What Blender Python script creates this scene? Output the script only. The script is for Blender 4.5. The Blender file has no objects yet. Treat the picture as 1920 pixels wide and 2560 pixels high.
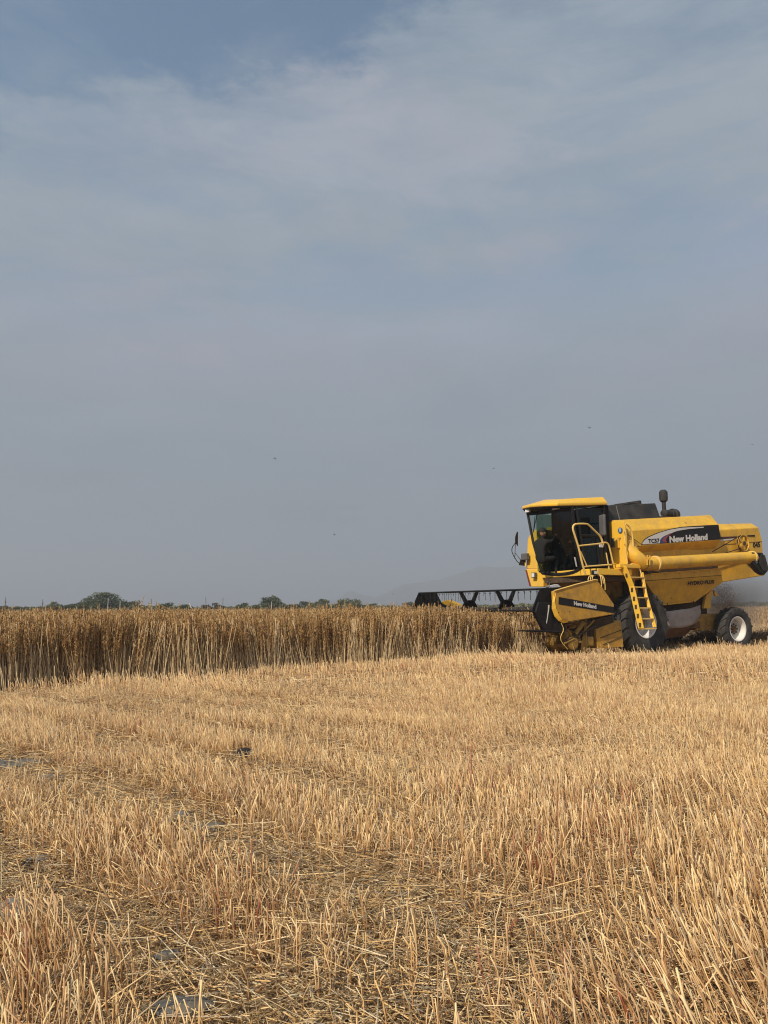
import bpy, bmesh, math, random
import numpy as np
from mathutils import Vector, Matrix
from math import sin, cos, pi, radians, sqrt, atan2
S = bpy.context.scene
COL = S.collection
random.seed(7); RNG = np.random.default_rng(11)

# ------------------------------------------------------------------ camera
FPX, IW, IH, CH = 1900., 1920, 2560, 1.25
PITCH, ROLL, YAW = radians(7.1), radians(0.33), radians(30)
cam = bpy.data.objects.new('camera', bpy.data.cameras.new('camera')); COL.objects.link(cam)
S.camera = cam
cam.data.sensor_fit = 'VERTICAL'; cam.data.sensor_height = 24.; cam.data.lens = 24. * FPX / IH
cam.data.clip_start = .05; cam.data.clip_end = 20000
c_, s_ = cos(ROLL), sin(ROLL)
_r, _u, _f = np.array([1., 0, 0]), np.array([0, -sin(PITCH), cos(PITCH)]), np.array([0, cos(PITCH), sin(PITCH)])
RR, UU = c_ * _r - s_ * _u, s_ * _r + c_ * _u
CAM = np.array([0, 0, CH])
M = Matrix(((RR[0], UU[0], -_f[0], 0), (RR[1], UU[1], -_f[1], 0), (RR[2], UU[2], -_f[2], CH), (0, 0, 0, 1)))
cam.matrix_world = M

# ------------------------------------------------------------------ light
SUN_EL = radians(42); SX, SY = -.65, -.76
n_ = sqrt(SX * SX + SY * SY); SX /= n_; SY /= n_
sun = bpy.data.objects.new('sun', bpy.data.lights.new('sun', 'SUN')); COL.objects.link(sun)
sun.data.energy = 5.0; sun.data.angle = radians(1.0); sun.data.color = (1, .88, .72)
sdir = Vector((SX * cos(SUN_EL), SY * cos(SUN_EL), sin(SUN_EL)))
sun.rotation_euler = sdir.to_track_quat('Z', 'Y').to_euler(); sun.location = (0, 0, 50)
W = bpy.data.worlds.new('World'); S.world = W; W.use_nodes = True
nt = W.node_tree; N = nt.nodes; L = nt.links; N.clear()
def nd(t, **k):
    n = N.new(t)
    for a, b in k.items():
        if a.startswith('i_'): n.inputs[a[2:].replace('_', ' ')].default_value = b
        else: setattr(n, a, b)
    return n
sky = nd('ShaderNodeTexSky', sky_type='NISHITA', sun_disc=False, sun_elevation=SUN_EL, sun_rotation=atan2(SX, SY) % (2 * pi), dust_density=.6, air_density=1.1)
bg1 = nd('ShaderNodeBackground'); bg1.inputs[1].default_value = .125
tint = nd('ShaderNodeMixRGB', blend_type='MULTIPLY'); tint.inputs[0].default_value = 1; tint.inputs[2].default_value = (1.02, 1.08, 1.0, 1); L.new(sky.outputs[0], tint.inputs[1]); L.new(tint.outputs[0], bg1.inputs[0])
tc = nd('ShaderNodeTexCoord'); sep = nd('ShaderNodeSeparateXYZ'); L.new(tc.outputs['Generated'], sep.inputs[0])
def noise(scale, zs, detail, rough=.55, off=0., dist=0.):
    mp = nd('ShaderNodeMapping'); mp.inputs['Scale'].default_value = (1, 1, zs); mp.inputs['Location'].default_value = (off, off * .7, off * .3)
    L.new(tc.outputs['Generated'], mp.inputs[0])
    nz = nd('ShaderNodeTexNoise'); nz.inputs['Scale'].default_value = scale; nz.inputs['Detail'].default_value = detail; nz.inputs['Roughness'].default_value = rough
    nz.inputs['Distortion'].default_value = dist
    L.new(mp.outputs[0], nz.inputs[0]); return nz.outputs[0]
def mth(op, a, b=None, clamp=False):
    m = nd('ShaderNodeMath', operation=op, use_clamp=clamp)
    for i, v in enumerate((a, b)):
        if v is None: continue
        if isinstance(v, (int, float)): m.inputs[i].default_value = v
        else: L.new(v, m.inputs[i])
    return m.outputs[0]
def rng(v, a, b, lo=0., hi=1.):
    r = nd('ShaderNodeMapRange', interpolation_type='SMOOTHSTEP'); L.new(v, r.inputs[0])
    for i, q in enumerate((a, b, lo, hi)): r.inputs[i + 1].default_value = q
    return r.outputs[0]
# cloud bank edge: a line in direction space running up to the right, broken by noise
edge = mth('ADD', mth('ADD', mth('MULTIPLY', sep.outputs[2], -1.), mth('MULTIPLY', sep.outputs[0], .30)), .672)
edge = mth('ADD', edge, mth('MULTIPLY', mth('SUBTRACT', noise(3.2, 2.2, 10, .64), .5), .28))
bank = rng(edge, -.012, .03)
wisp = rng(noise(3.5, 3.0, 7, .6, 5.3, .4), .50, .72, 0, .75)
holes = rng(noise(2.1, 3.6, 8, .66, 2.1, .3), .36, .60, .52, 1.)
holes2 = rng(noise(5.5, 3.2, 9, .68, 8.1, .5), .34, .56, .72, 1.)
low = rng(sep.outputs[2], .30, .52, 1., 0.)
mask = mth('MULTIPLY', mth('MULTIPLY', bank, holes), holes2)
mask = mth('MAXIMUM', mask, mth('MULTIPLY', wisp, .45))
mask = mth('MAXIMUM', mask, mth('MULTIPLY', low, .93))
cr = nd('ShaderNodeMixRGB'); L.new(rng(noise(1.7, 3.0, 5, .55, 3.7, .5), .38, .64), cr.inputs[0])
cr.inputs[1].default_value = (.325, .380, .440, 1); cr.inputs[2].default_value = (.400, .412, .482, 1)
cg = nd('ShaderNodeMixRGB'); L.new(rng(sep.outputs[2], -.02, .46, 0, 1), cg.inputs[0])
cg.inputs[1].default_value = (.216, .253, .296, 1); L.new(cr.outputs[0], cg.inputs[2])
bg2 = nd('ShaderNodeBackground'); puff = mth('ADD', mth('MULTIPLY', noise(4.2, 3.4, 9, .66, 12.3, .6), .30), .85)
puff = mth('ADD', puff, mth('MULTIPLY', mth('MULTIPLY', rng(sep.outputs[2], .40, .54), rng(edge, .0, .10)), .07)); cgm = nd('ShaderNodeVectorMath', operation='SCALE'); L.new(cg.outputs[0], cgm.inputs[0]); L.new(puff, cgm.inputs['Scale']); L.new(cgm.outputs[0], bg2.inputs[0]); bg2.inputs[1].default_value = 1.0
mx = nd('ShaderNodeMixShader'); L.new(mask, mx.inputs[0]); L.new(bg1.outputs[0], mx.inputs[1]); L.new(bg2.outputs[0], mx.inputs[2])
wo = nd('ShaderNodeOutputWorld'); L.new(mx.outputs[0], wo.inputs[0])
W.cycles.sampling_method = 'MANUAL'; W.cycles.sample_map_resolution = 512
S.view_settings.view_transform = 'Standard'; S.view_settings.look = 'None'
S.view_settings.exposure = 0.0; S.view_settings.gamma = 1.0
S.cycles.use_denoising = True; S.cycles.filter_width = 1.1
S.cycles.max_bounces = 7; S.cycles.diffuse_bounces = 3; S.cycles.glossy_bounces = 3; S.cycles.transparent_max_bounces = 10
S.cycles.transmission_bounces = 4; S.cycles.volume_bounces = 1; S.cycles.volume_step_rate = 1.0

# ------------------------------------------------------------------ pixel helpers (photo pixel -> point on a known plane)
def ray(px, py):
    return RR * ((px - IW / 2) / FPX) + UU * (-(py - IH / 2) / FPX) + _f
def ground(px, py, z=0.):
    d = ray(px, py); return CAM + d * ((z - CH) / d[2])
def atdist(px, py, Y):
    d = ray(px, py); return CAM + d * (Y / d[1])
AX = np.array([cos(YAW), sin(YAW), 0]); AN = np.array([-sin(YAW), cos(YAW), 0])
_d = ray(1615, 1558); O = CAM + _d * ((.8 - CH) / _d[2]) + 1.45 * AN; O[2] = 0
def loc(p): q = p - O; return Vector((float(q @ AX), float(q @ AN), float(q[2])))
def onY(p, y): d = ray(*p); return loc(CAM + d * ((y - (CAM - O) @ AN) / (d @ AN)))
def onX(p, x): d = ray(*p); return loc(CAM + d * ((x - (CAM - O) @ AX) / (d @ AX)))
ZT = {1: (1240, 1200, 4.366), 2: (1560, 1200, 4.608), 3: (1000, 1440, 3.318), 4: (1280, 1230, 5.925), 5: (1580, 1290, 4.879), 6: (1360, 1400, 4.879), 7: (1580, 1460, 4.879)}
def Q(k, X, Y, y):        # crop k, crop coordinates, plane y of the machine
    a, b, s = ZT[k]; return onY((a + X / s, b + Y / s), y)
def QX(k, X, Y, x):
    a, b, s = ZT[k]; return onX((a + X / s, b + Y / s), x)

# ------------------------------------------------------------------ materials
MATS = {}
def mat(name, col, rough=.6, metal=0., col2=None, nscale=6., namt=.5, bump=0., bscale=40., spec=.5, trans=0., coat=0., streak=0.):
    m = bpy.data.materials.new(name); m.use_nodes = True; t = m.node_tree; b = t.nodes['Principled BSDF']
    b.inputs['Base Color'].default_value = (*col, 1); b.inputs['Roughness'].default_value = rough; b.inputs['Metallic'].default_value = metal
    b.inputs['Specular IOR Level'].default_value = spec
    if coat: b.inputs['Coat Weight'].default_value = coat; b.inputs['Coat Roughness'].default_value = .25
    tcn = t.nodes.new('ShaderNodeTexCoord')
    if col2:
        n = t.nodes.new('ShaderNodeTexNoise'); n.inputs['Scale'].default_value = nscale; n.inputs['Detail'].default_value = 7; n.inputs['Roughness'].default_value = .65
        t.links.new(tcn.outputs['Object'], n.inputs[0])
        r = t.nodes.new('ShaderNodeMapRange'); r.inputs[1].default_value = .36; r.inputs[2].default_value = .70; r.inputs[4].default_value = namt
        t.links.new(n.outputs[0], r.inputs[0])
        x = t.nodes.new('ShaderNodeMixRGB'); x.inputs[1].default_value = (*col, 1); x.inputs[2].default_value = (*col2, 1)
        t.links.new(r.outputs[0], x.inputs[0]); t.links.new(x.outputs[0], b.inputs['Base Color'])
        if streak:      # thin run marks and dust streaks down the panel
            mp = t.nodes.new('ShaderNodeMapping'); mp.inputs['Scale'].default_value = (9, 9, 1.1); t.links.new(tcn.outputs['Object'], mp.inputs[0])
            ns = t.nodes.new('ShaderNodeTexNoise'); ns.inputs['Scale'].default_value = 1.6; ns.inputs['Detail'].default_value = 8; ns.inputs['Roughness'].default_value = .72; t.links.new(mp.outputs[0], ns.inputs[0])
            rs = t.nodes.new('ShaderNodeMapRange'); rs.inputs[1].default_value = .50; rs.inputs[2].default_value = .72; rs.inputs[4].default_value = streak; t.links.new(ns.outputs[0], rs.inputs[0])
            xs = t.nodes.new('ShaderNodeMixRGB'); xs.inputs[2].default_value = (.34, .22, .10, 1); t.links.new(rs.outputs[0], xs.inputs[0]); t.links.new(x.outputs[0], xs.inputs[1]); t.links.new(xs.outputs[0], b.inputs['Base Color'])
            vs_ = t.nodes.new('ShaderNodeTexVoronoi'); vs_.inputs['Scale'].default_value = 11; t.links.new(tcn.outputs['Object'], vs_.inputs[0])
            rv = t.nodes.new('ShaderNodeMapRange'); rv.inputs[1].default_value = .06; rv.inputs[2].default_value = .10; rv.inputs[3].default_value = streak; rv.inputs[4].default_value = 0; t.links.new(vs_.outputs['Distance'], rv.inputs[0])
            xv = t.nodes.new('ShaderNodeMixRGB'); xv.inputs[2].default_value = (.14, .085, .04, 1); t.links.new(rv.outputs[0], xv.inputs[0]); t.links.new(xs.outputs[0], xv.inputs[1]); t.links.new(xv.outputs[0], b.inputs['Base Color'])
        r2 = t.nodes.new('ShaderNodeMapRange'); r2.inputs[1].default_value = .3; r2.inputs[2].default_value = .7; r2.inputs[3].default_value = rough; r2.inputs[4].default_value = min(1, rough + .3)
        t.links.new(n.outputs[0], r2.inputs[0]); t.links.new(r2.outputs[0], b.inputs['Roughness'])
    if bump:
        n = t.nodes.new('ShaderNodeTexNoise'); n.inputs['Scale'].default_value = bscale; n.inputs['Detail'].default_value = 5
        t.links.new(tcn.outputs['Object'], n.inputs[0])
        bp = t.nodes.new('ShaderNodeBump'); bp.inputs['Strength'].default_value = bump; bp.inputs['Distance'].default_value = .02
        t.links.new(n.outputs[0], bp.inputs['Height']); t.links.new(bp.outputs[0], b.inputs['Normal'])
    MATS[name] = m; return m
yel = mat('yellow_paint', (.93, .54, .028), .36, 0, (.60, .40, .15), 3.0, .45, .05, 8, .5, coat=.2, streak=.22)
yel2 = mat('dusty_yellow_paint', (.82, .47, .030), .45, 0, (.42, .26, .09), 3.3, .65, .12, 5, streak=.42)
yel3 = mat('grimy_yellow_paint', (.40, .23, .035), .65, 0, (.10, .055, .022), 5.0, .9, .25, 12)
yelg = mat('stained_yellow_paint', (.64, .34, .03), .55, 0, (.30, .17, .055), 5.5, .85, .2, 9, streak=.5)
rail = mat('pale_rail_paint', (.86, .58, .16), .42, 0, (.55, .40, .2), 9, .4)
blk = mat('black_paint', (.008, .008, .009), .4, 0, (.03, .027, .024), 5, .5, spec=.25)
blk2 = mat('dusty_black_steel', (.02, .02, .02), .55, 0, (.075, .066, .055), 3, .7, .1, 10, spec=.3)
drk = mat('dark_machinery', (.03, .024, .018), .75, 0, (.14, .075, .03), 7, .8, .3, 20)
rub = mat('tyre_rubber', (.026, .027, .029), .8, 0, (.10, .09, .078), 4, .75, .35, 30, .3)
rimw = mat('white_rim_paint', (.80, .78, .74), .45, 0, (.55, .48, .38), 6, .4)
rimg = mat('grey_rim_paint', (.46, .45, .43), .55, 0, (.26, .21, .16), 6, .5)
rust = mat('rusty_brown', (.22, .11, .04), .8, 0, (.10, .05, .02), 8, .7, .3, 20)
grey = mat('grey_plastic', (.10, .10, .10), .5, 0, (.16, .15, .13), 5, .5)
white = mat('white_decal', (.66, .66, .66), .4, 0, (.5, .46, .40), 7, .4)
bluem = mat('blue_decal', (.02, .06, .22), .4); redm = mat('red_decal', (.32, .05, .06), .4)
bluebadge = mat('badge_blue', (.03, .12, .26), .35)
canv = mat('grey_canvas', (.42, .38, .37), .85, 0, (.27, .235, .22), 4, .8, .8, 4)
soil_br = mat('brown_pan', (.16, .085, .035), .85, 0, (.08, .045, .02), 3, .6)
lamp_m = mat('lamp_glass', (.75, .75, .72), .15, 0)
cloth_d = mat('dark_cloth', (.010, .010, .012), .9, 0, (.02, .02, .025), 9, .6, spec=.1)
cloth_g = mat('grey_cloth', (.022, .022, .021), .9, spec=.1); denim = mat('denim', (.03, .045, .09), .9)
skin = mat('skin', (.42, .23, .15), .6); capm = mat('cap_black', (.01, .01, .011), .8)
hairm = mat('hair_black', (.01, .008, .006), .7)
interior = mat('cab_interior_black', (.006, .006, .007), .8, spec=.1)
glass = bpy.data.materials.new('tinted_glass'); glass.use_nodes = True
t = glass.node_tree; t.nodes.clear()
a = t.nodes.new('ShaderNodeBsdfTransparent'); a.inputs[0].default_value = (.52, .61, .55, 1)
g = t.nodes.new('ShaderNodeBsdfGlossy'); g.inputs['Roughness'].default_value = .03; g.inputs[0].default_value = (1, 1, 1, 1)
fr = t.nodes.new('ShaderNodeLayerWeight'); fr.inputs[0].default_value = .12
m_ = t.nodes.new('ShaderNodeMath'); m_.operation = 'MULTIPLY'; m_.inputs[1].default_value = .35; t.links.new(fr.outputs[1], m_.inputs[0])
x = t.nodes.new('ShaderNodeMixShader'); o_ = t.nodes.new('ShaderNodeOutputMaterial')
t.links.new(m_.outputs[0], x.inputs[0]); t.links.new(a.outputs[0], x.inputs[1]); t.links.new(g.outputs[0], x.inputs[2]); t.links.new(x.outputs[0], o_.inputs[0])

def attr_mat(name, stops, rough=.65, transl=0., tip=None, patchmix=None):
    """per-stalk colour from the attribute rnd, darker or redder towards the base from h"""
    m = bpy.data.materials.new(name); m.use_nodes = True; t = m.node_tree; b = t.nodes['Principled BSDF']
    an = t.nodes.new('ShaderNodeAttribute'); an.attribute_name = 'rnd'
    rp = t.nodes.new('ShaderNodeValToRGB'); el = rp.color_ramp.elements
    while len(el) > 1: el.remove(el[-1])
    el[0].position = stops[0][0]; el[0].color = (*stops[0][1], 1)
    for p, c in stops[1:]: e = el.new(p); e.color = (*c, 1)
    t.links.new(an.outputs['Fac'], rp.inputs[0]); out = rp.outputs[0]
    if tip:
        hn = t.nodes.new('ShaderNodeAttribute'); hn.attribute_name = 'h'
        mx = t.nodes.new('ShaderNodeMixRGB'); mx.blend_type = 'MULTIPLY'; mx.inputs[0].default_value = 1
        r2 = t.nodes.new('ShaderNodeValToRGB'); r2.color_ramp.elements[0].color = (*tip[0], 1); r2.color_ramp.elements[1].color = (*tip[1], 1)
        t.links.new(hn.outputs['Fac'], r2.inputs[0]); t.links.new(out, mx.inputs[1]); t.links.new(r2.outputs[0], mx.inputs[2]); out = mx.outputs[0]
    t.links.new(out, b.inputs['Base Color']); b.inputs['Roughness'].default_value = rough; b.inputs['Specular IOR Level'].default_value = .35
    if transl:
        tr = t.nodes.new('ShaderNodeBsdfTranslucent'); t.links.new(out, tr.inputs[0])
        ms = t.nodes.new('ShaderNodeMixShader'); ms.inputs[0].default_value = transl
        t.links.new(b.outputs[0], ms.inputs[1]); t.links.new(tr.outputs[0], ms.inputs[2]); t.links.new(ms.outputs[0], t.nodes['Material Output'].inputs[0])
    return m

# ------------------------------------------------------------------ object helpers
def tag(o, label=None, cat=None, group=None, kind=None):
    if label: o['label'] = label
    if cat: o['category'] = cat
    if group: o['group'] = group
    if kind: o['kind'] = kind
    return o
def empty(name, p=(0, 0, 0), rz=0, label=None, cat=None, group=None, parent=None):
    o = bpy.data.objects.new(name, None); COL.objects.link(o); o.location = p; o.rotation_euler = (0, 0, rz)
    o.empty_display_size = .2; o.parent = parent
    return tag(o, label, cat, group)
class MB:
    def __init__(s): s.bm = bmesh.new()
    def poly(s, pts, th=None):
        """flat polygon, given thickness vector th -> prism"""
        v = [s.bm.verts.new(p) for p in pts]
        if th is None: s.bm.faces.new(v); return s
        th = Vector(th); w = [s.bm.verts.new(Vector(p) + th) for p in pts]; n = len(v)
        s.bm.faces.new(v); s.bm.faces.new(w[::-1])
        for i in range(n): s.bm.faces.new((v[i], w[i], w[(i + 1) % n], v[(i + 1) % n]))
        return s
    def loft(s, rings, closed=True, caps=True):
        R = [[s.bm.verts.new(p) for p in r] for r in rings]
        for A, B in zip(R, R[1:]):
            n = len(A)
            for i in range(n if closed else n - 1):
                s.bm.faces.new((A[i], A[(i + 1) % n], B[(i + 1) % n], B[i]))
        if caps and closed: s.bm.faces.new(R[0][::-1]); s.bm.faces.new(R[-1])
        return s
    def box(s, a, b, rot=None, piv=None):
        a, b = Vector(a), Vector(b)
        c = [Vector((x, y, z)) for x in (a.x, b.x) for y in (a.y, b.y) for z in (a.z, b.z)]
        if rot is not None:
            pv = Vector(piv) if piv is not None else (a + b) / 2
            c = [pv + rot @ (q - pv) for q in c]
        v = [s.bm.verts.new(q) for q in c]
        for f in ((0, 1, 3, 2), (4, 6, 7, 5), (0, 4, 5, 1), (2, 3, 7, 6), (0, 2, 6, 4), (1, 5, 7, 3)): s.bm.faces.new([v[i] for i in f])
        return s
    def tube(s, pts, r, n=8, cap=True, smooth=0):
        pts = [Vector(p) for p in pts]
        if smooth:   # chaikin
            for _ in range(smooth):
                q = [pts[0]]
                for A, B in zip(pts, pts[1:]): q += [A.lerp(B, .25), A.lerp(B, .75)]
                pts = q + [pts[-1]]
        rr = r if isinstance(r, (list, tuple)) else [r] * len(pts)
        if len(rr) != len(pts): rr = [rr[0] + (rr[-1] - rr[0]) * i / (len(pts) - 1) for i in range(len(pts))]
        rings = []; up = Vector((0, 0, 1))
        for i, p in enumerate(pts):
            d = (pts[min(i + 1, len(pts) - 1)] - pts[max(i - 1, 0)]).normalized()
            a = d.cross(up)
            if a.length < 1e-3: a = d.cross(Vector((0, 1, 0)))
            a.normalize()
            if rings and a.dot(last) < 0: a = -a
            last = a; b = d.cross(a)
            rings.append([p + (a * cos(2 * pi * k / n) + b * sin(2 * pi * k / n)) * rr[i] for k in range(n)])
        return s.loft(rings, True, cap)
    def lathe(s, prof, c, ax=(0, 1, 0), n=32, caps=True):
        """prof: list of (distance along ax, radius)"""
        ax = Vector(ax).normalized(); a = ax.cross(Vector((0, 0, 1)))
        if a.length < 1e-3: a = Vector((1, 0, 0))
        a.normalize(); b = ax.cross(a); c = Vector(c)
        rings = [[c + ax * d + (a * cos(2 * pi * k / n) + b * sin(2 * pi * k / n)) * max(r, 1e-4) for k in range(n)] for d, r in prof]
        return s.loft(rings, True, caps)
    def build(s, name, m, parent=None, label=None, smooth=False, bevel=0., solid=0.):
        bmesh.ops.recalc_face_normals(s.bm, faces=s.bm.faces)
        me = bpy.data.meshes.new(name); s.bm.to_mesh(me); s.bm.free()
        if smooth:
            me.polygons.foreach_set('use_smooth', [True] * len(me.polygons))
        me.materials.append(m); o = bpy.data.objects.new(name, me); COL.objects.link(o); o.parent = parent
        if label: o['label'] = label
        if bevel:
            md = o.modifiers.new('bevel', 'BEVEL'); md.width = bevel; md.segments = 2; md.limit_method = 'ANGLE'; md.angle_limit = radians(35)
        if solid:
            md = o.modifiers.new('solid', 'SOLIDIFY'); md.thickness = solid; md.offset = 0
        if smooth:
            try: me.set_sharp_from_angle(angle=radians(38))
            except Exception: pass
        return o
def npmesh(name, V, Fq, m, attrs=None, parent=None, smooth=False):
    """Fq: (n,4) quads or list of (n,k) arrays"""
    me = bpy.data.meshes.new(name)
    Fs = Fq if isinstance(Fq, list) else [Fq]
    me.vertices.add(len(V)); me.vertices.foreach_set('co', np.ascontiguousarray(V, np.float32).ravel())
    nl = sum(f.size for f in Fs); npoly = sum(len(f) for f in Fs)
    me.loops.add(nl); me.loops.foreach_set('vertex_index', np.concatenate([f.ravel() for f in Fs]).astype(np.int32))
    me.polygons.add(npoly)
    tot = np.concatenate([np.full(len(f), f.shape[1]) for f in Fs]); st = np.concatenate([[0], np.cumsum(tot)[:-1]])
    me.polygons.foreach_set('loop_start', st.astype(np.int32))
    try: me.polygons.foreach_set('loop_total', tot.astype(np.int32))
    except Exception: pass
    me.update(calc_edges=True)
    for k, v in (attrs or {}).items():
        at = me.attributes.new(k, 'FLOAT', 'POINT'); at.data.foreach_set('value', np.ascontiguousarray(v, np.float32))
    if smooth: me.polygons.foreach_set('use_smooth', np.ones(npoly, bool))
    me.materials.append(m); o = bpy.data.objects.new(name, me); COL.objects.link(o); o.parent = parent
    return o
def sticks(P, r, sides=3, rnd=None, taper=.8):
    """P: (N,R,3) ring centres, r: (N,) radius -> verts, quads, attrs"""
    Nn, R_, _ = P.shape
    d = P[:, -1] - P[:, 0]; d /= np.linalg.norm(d, axis=1, keepdims=True) + 1e-9
    ref = np.where(np.abs(d[:, 2:3]) > .9, np.array([[1., 0, 0]]), np.array([[0, 0, 1.]]))
    a = np.cross(d, ref); a /= np.linalg.norm(a, axis=1, keepdims=True); b = np.cross(d, a)
    th0 = RNG.uniform(0, 2 * pi, Nn); ks = np.arange(sides) * 2 * pi / sides
    ang = th0[:, None] + ks[None]
    off = a[:, None] * np.cos(ang)[..., None] + b[:, None] * np.sin(ang)[..., None]      # N,s,3
    tp = np.linspace(1, taper, R_)
    V = P[:, :, None] + off[:, None] * (r[:, None, None, None] * tp[None, :, None, None])
    V = V.reshape(-1, 3)
    base = (np.arange(Nn) * R_ * sides)[:, None, None]
    i = np.arange(R_ - 1)[:, None] * sides; k = np.arange(sides)[None]
    q = np.stack([i + k, i + (k + 1) % sides, i + sides + (k + 1) % sides, i + sides + k], -1).reshape(1, -1, 4)
    Fq = (base + q).reshape(-1, 4)
    cap = ((np.arange(Nn) * R_ * sides)[:, None] + (R_ - 1) * sides + np.arange(sides)[None])
    rn = np.repeat(RNG.uniform(0, 1, Nn) if rnd is None else rnd, R_ * sides)
    h = np.tile(np.repeat(np.linspace(0, 1, R_), sides), Nn)
    return V, Fq, cap, rn, h
def merge(parts):
    V = []; Q4 = []; C = {}; rn = []; hh = []; o = 0
    for v, f, cap, r, h in parts:
        V.append(v); Q4.append(f + o); rn.append(r); hh.append(h)
        if cap is not None: C.setdefault(cap.shape[1], []).append(cap + o)
        o += len(v)
    Fs = [np.concatenate(Q4)] + [np.concatenate(c) for c in C.values()]
    return np.concatenate(V), Fs, {'rnd': np.concatenate(rn), 'h': np.concatenate(hh)}
def vnoise(x, y, seed=0, sc=1.):
    """smooth value noise"""
    r = np.random.default_rng(seed).uniform(0, 1, (64, 64)); x = np.asarray(x) * sc + 1000; y = np.asarray(y) * sc + 1000
    xi = np.floor(x).astype(int); yi = np.floor(y).astype(int); fx = x - xi; fy = y - yi
    fx = fx * fx * (3 - 2 * fx); fy = fy * fy * (3 - 2 * fy)
    g = lambda i, j: r[i % 64, j % 64]
    return (g(xi, yi) * (1 - fx) + g(xi + 1, yi) * fx) * (1 - fy) + (g(xi, yi + 1) * (1 - fx) + g(xi + 1, yi + 1) * fx) * fy

# ================================================================== SETTING
# edge of the standing crop (ground points, world): the combine cuts along it
EDGE = np.array([(-14., 4.4), (-9.8, 8.3), (-5.9, 11.7), (-2.0, 14.7), (2.1, 16.7), (3.85, 17.3)])
def edge_y(x): return np.interp(x, EDGE[:, 0], EDGE[:, 1])
def in_crop(x, y, pad=0.):
    x = np.asarray(x); y = np.asarray(y)
    lx = (x - O[0]) * AX[0] + (y - O[1]) * AX[1]; ly = (x - O[0]) * AN[0] + (y - O[1]) * AN[1]
    lft = (y > edge_y(x) + pad + .22 * (vnoise(x, y, 3, 1.3) - .5) * 2) & (x < 4.2)
    return (lft & (lx < -3.55)) | (ly > 3.0 - np.clip((lx - 2) / 4, 0, 1) * 1.0 + pad)
def gh(x, y):
    """ground height: small clods near, flat far away"""
    x = np.asarray(x, float); y = np.asarray(y, float); d = np.sqrt(x * x + y * y)
    f = np.clip(1 - (d - 14) / 20, 0, 1)
    rise = .17 * np.exp(-((y - 14.2) / 1.9) ** 2) * np.clip((x + 1.5) / 3.5, 0, 1)     # slight swell in the field in front of the machine
    return rise + f * ((vnoise(x, y, 1, .7) - .5) * .07 + (vnoise(x, y, 2, 3.1) - .5) * .03 + (vnoise(x, y, 4, 9.) - .5) * .014)
def rows(x, y):
    """stubble density 0..1: drill rows with bare strips on the left, even on the right"""
    u = (x * .68 + y * .73) + (vnoise(x, y, 5, .5) - .5) * .22
    st = .5 + .5 * np.cos(2 * pi * u / .96 - 1.178)
    strength = np.clip((.9 - x) / 1.2, .22, .94) * np.clip(1.7 - y / 11, .35, 1)
    patch = vnoise(x, y, 6, 1.3) * .5 + vnoise(x, y, 8, .4) * .25 + vnoise(x, y, 16, 4.) * .25
    return np.clip((1 - strength * (1 - np.clip(st * 3.0 - .6, 0, 1))) * np.clip(patch * 2.5 - .42, .16, 1), 0, 1)

k = np.linspace(-1, 1, 421); gx = np.sinh(k * 9.2) / np.sinh(9.2) * 4000
kk = np.linspace(0, 1, 420); gy = np.concatenate([[-300, -40, -8, -2], np.sinh(kk * 8.2) / np.sinh(8.2) * 4000])
X, Y = np.meshgrid(gx, gy); Z = gh(X, Y)
nx, ny = len(gx), len(gy); idx = np.arange(nx * ny).reshape(ny, nx)
fq = np.stack([idx[:-1, :-1], idx[:-1, 1:], idx[1:, 1:], idx[1:, :-1]], -1).reshape(-1, 4)
gm = bpy.data.materials.new('field_soil'); gm.use_nodes = True; t = gm.node_tree; b = t.nodes['Principled BSDF']
tcn = t.nodes.new('ShaderNodeTexCoord')
def tn(scale, det=6, rough=.6, typ='ShaderNodeTexNoise'):
    n = t.nodes.new(typ); n.inputs['Scale'].default_value = scale
    if typ == 'ShaderNodeTexNoise': n.inputs['Detail'].default_value = det; n.inputs['Roughness'].default_value = rough
    t.links.new(tcn.outputs['Object'], n.inputs[0]); return n
r1 = t.nodes.new('ShaderNodeValToRGB'); n1 = tn(14, 9, .72); t.links.new(n1.outputs[0], r1.inputs[0])
e = r1.color_ramp.elements; e[0].position = .34; e[0].color = (.09, .055, .028, 1); e[1].position = .64; e[1].color = (.64, .43, .19, 1)
q = e.new(.5); q.color = (.24, .15, .07, 1)
r2 = t.nodes.new('ShaderNodeMixRGB'); n2 = tn(1.3, 5); mr = t.nodes.new('ShaderNodeMapRange'); mr.inputs[1].default_value = .56; mr.inputs[2].default_value = .68; mr.inputs[4].default_value = .45
t.links.new(n2.outputs[0], mr.inputs[0]); t.links.new(mr.outputs[0], r2.inputs[0]); t.links.new(r1.outputs[0], r2.inputs[1]); r2.inputs[2].default_value = (.26, .20, .14, 1)
t.links.new(r2.outputs[0], b.inputs['Base Color']); b.inputs['Roughness'].default_value = .95; b.inputs['Specular IOR Level'].default_value = .2
bp = t.nodes.new('ShaderNodeBump'); bp.inputs['Strength'].default_value = 1.; bp.inputs['Distance'].default_value = .03; n3 = tn(38, 8, .7)
t.links.new(n3.outputs[0], bp.inputs['Height']); t.links.new(bp.outputs[0], b.inputs['Normal'])
g_ = npmesh('ground', np.stack([X, Y, Z], -1).reshape(-1, 3), fq, gm, smooth=True); tag(g_, kind='structure')

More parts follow.
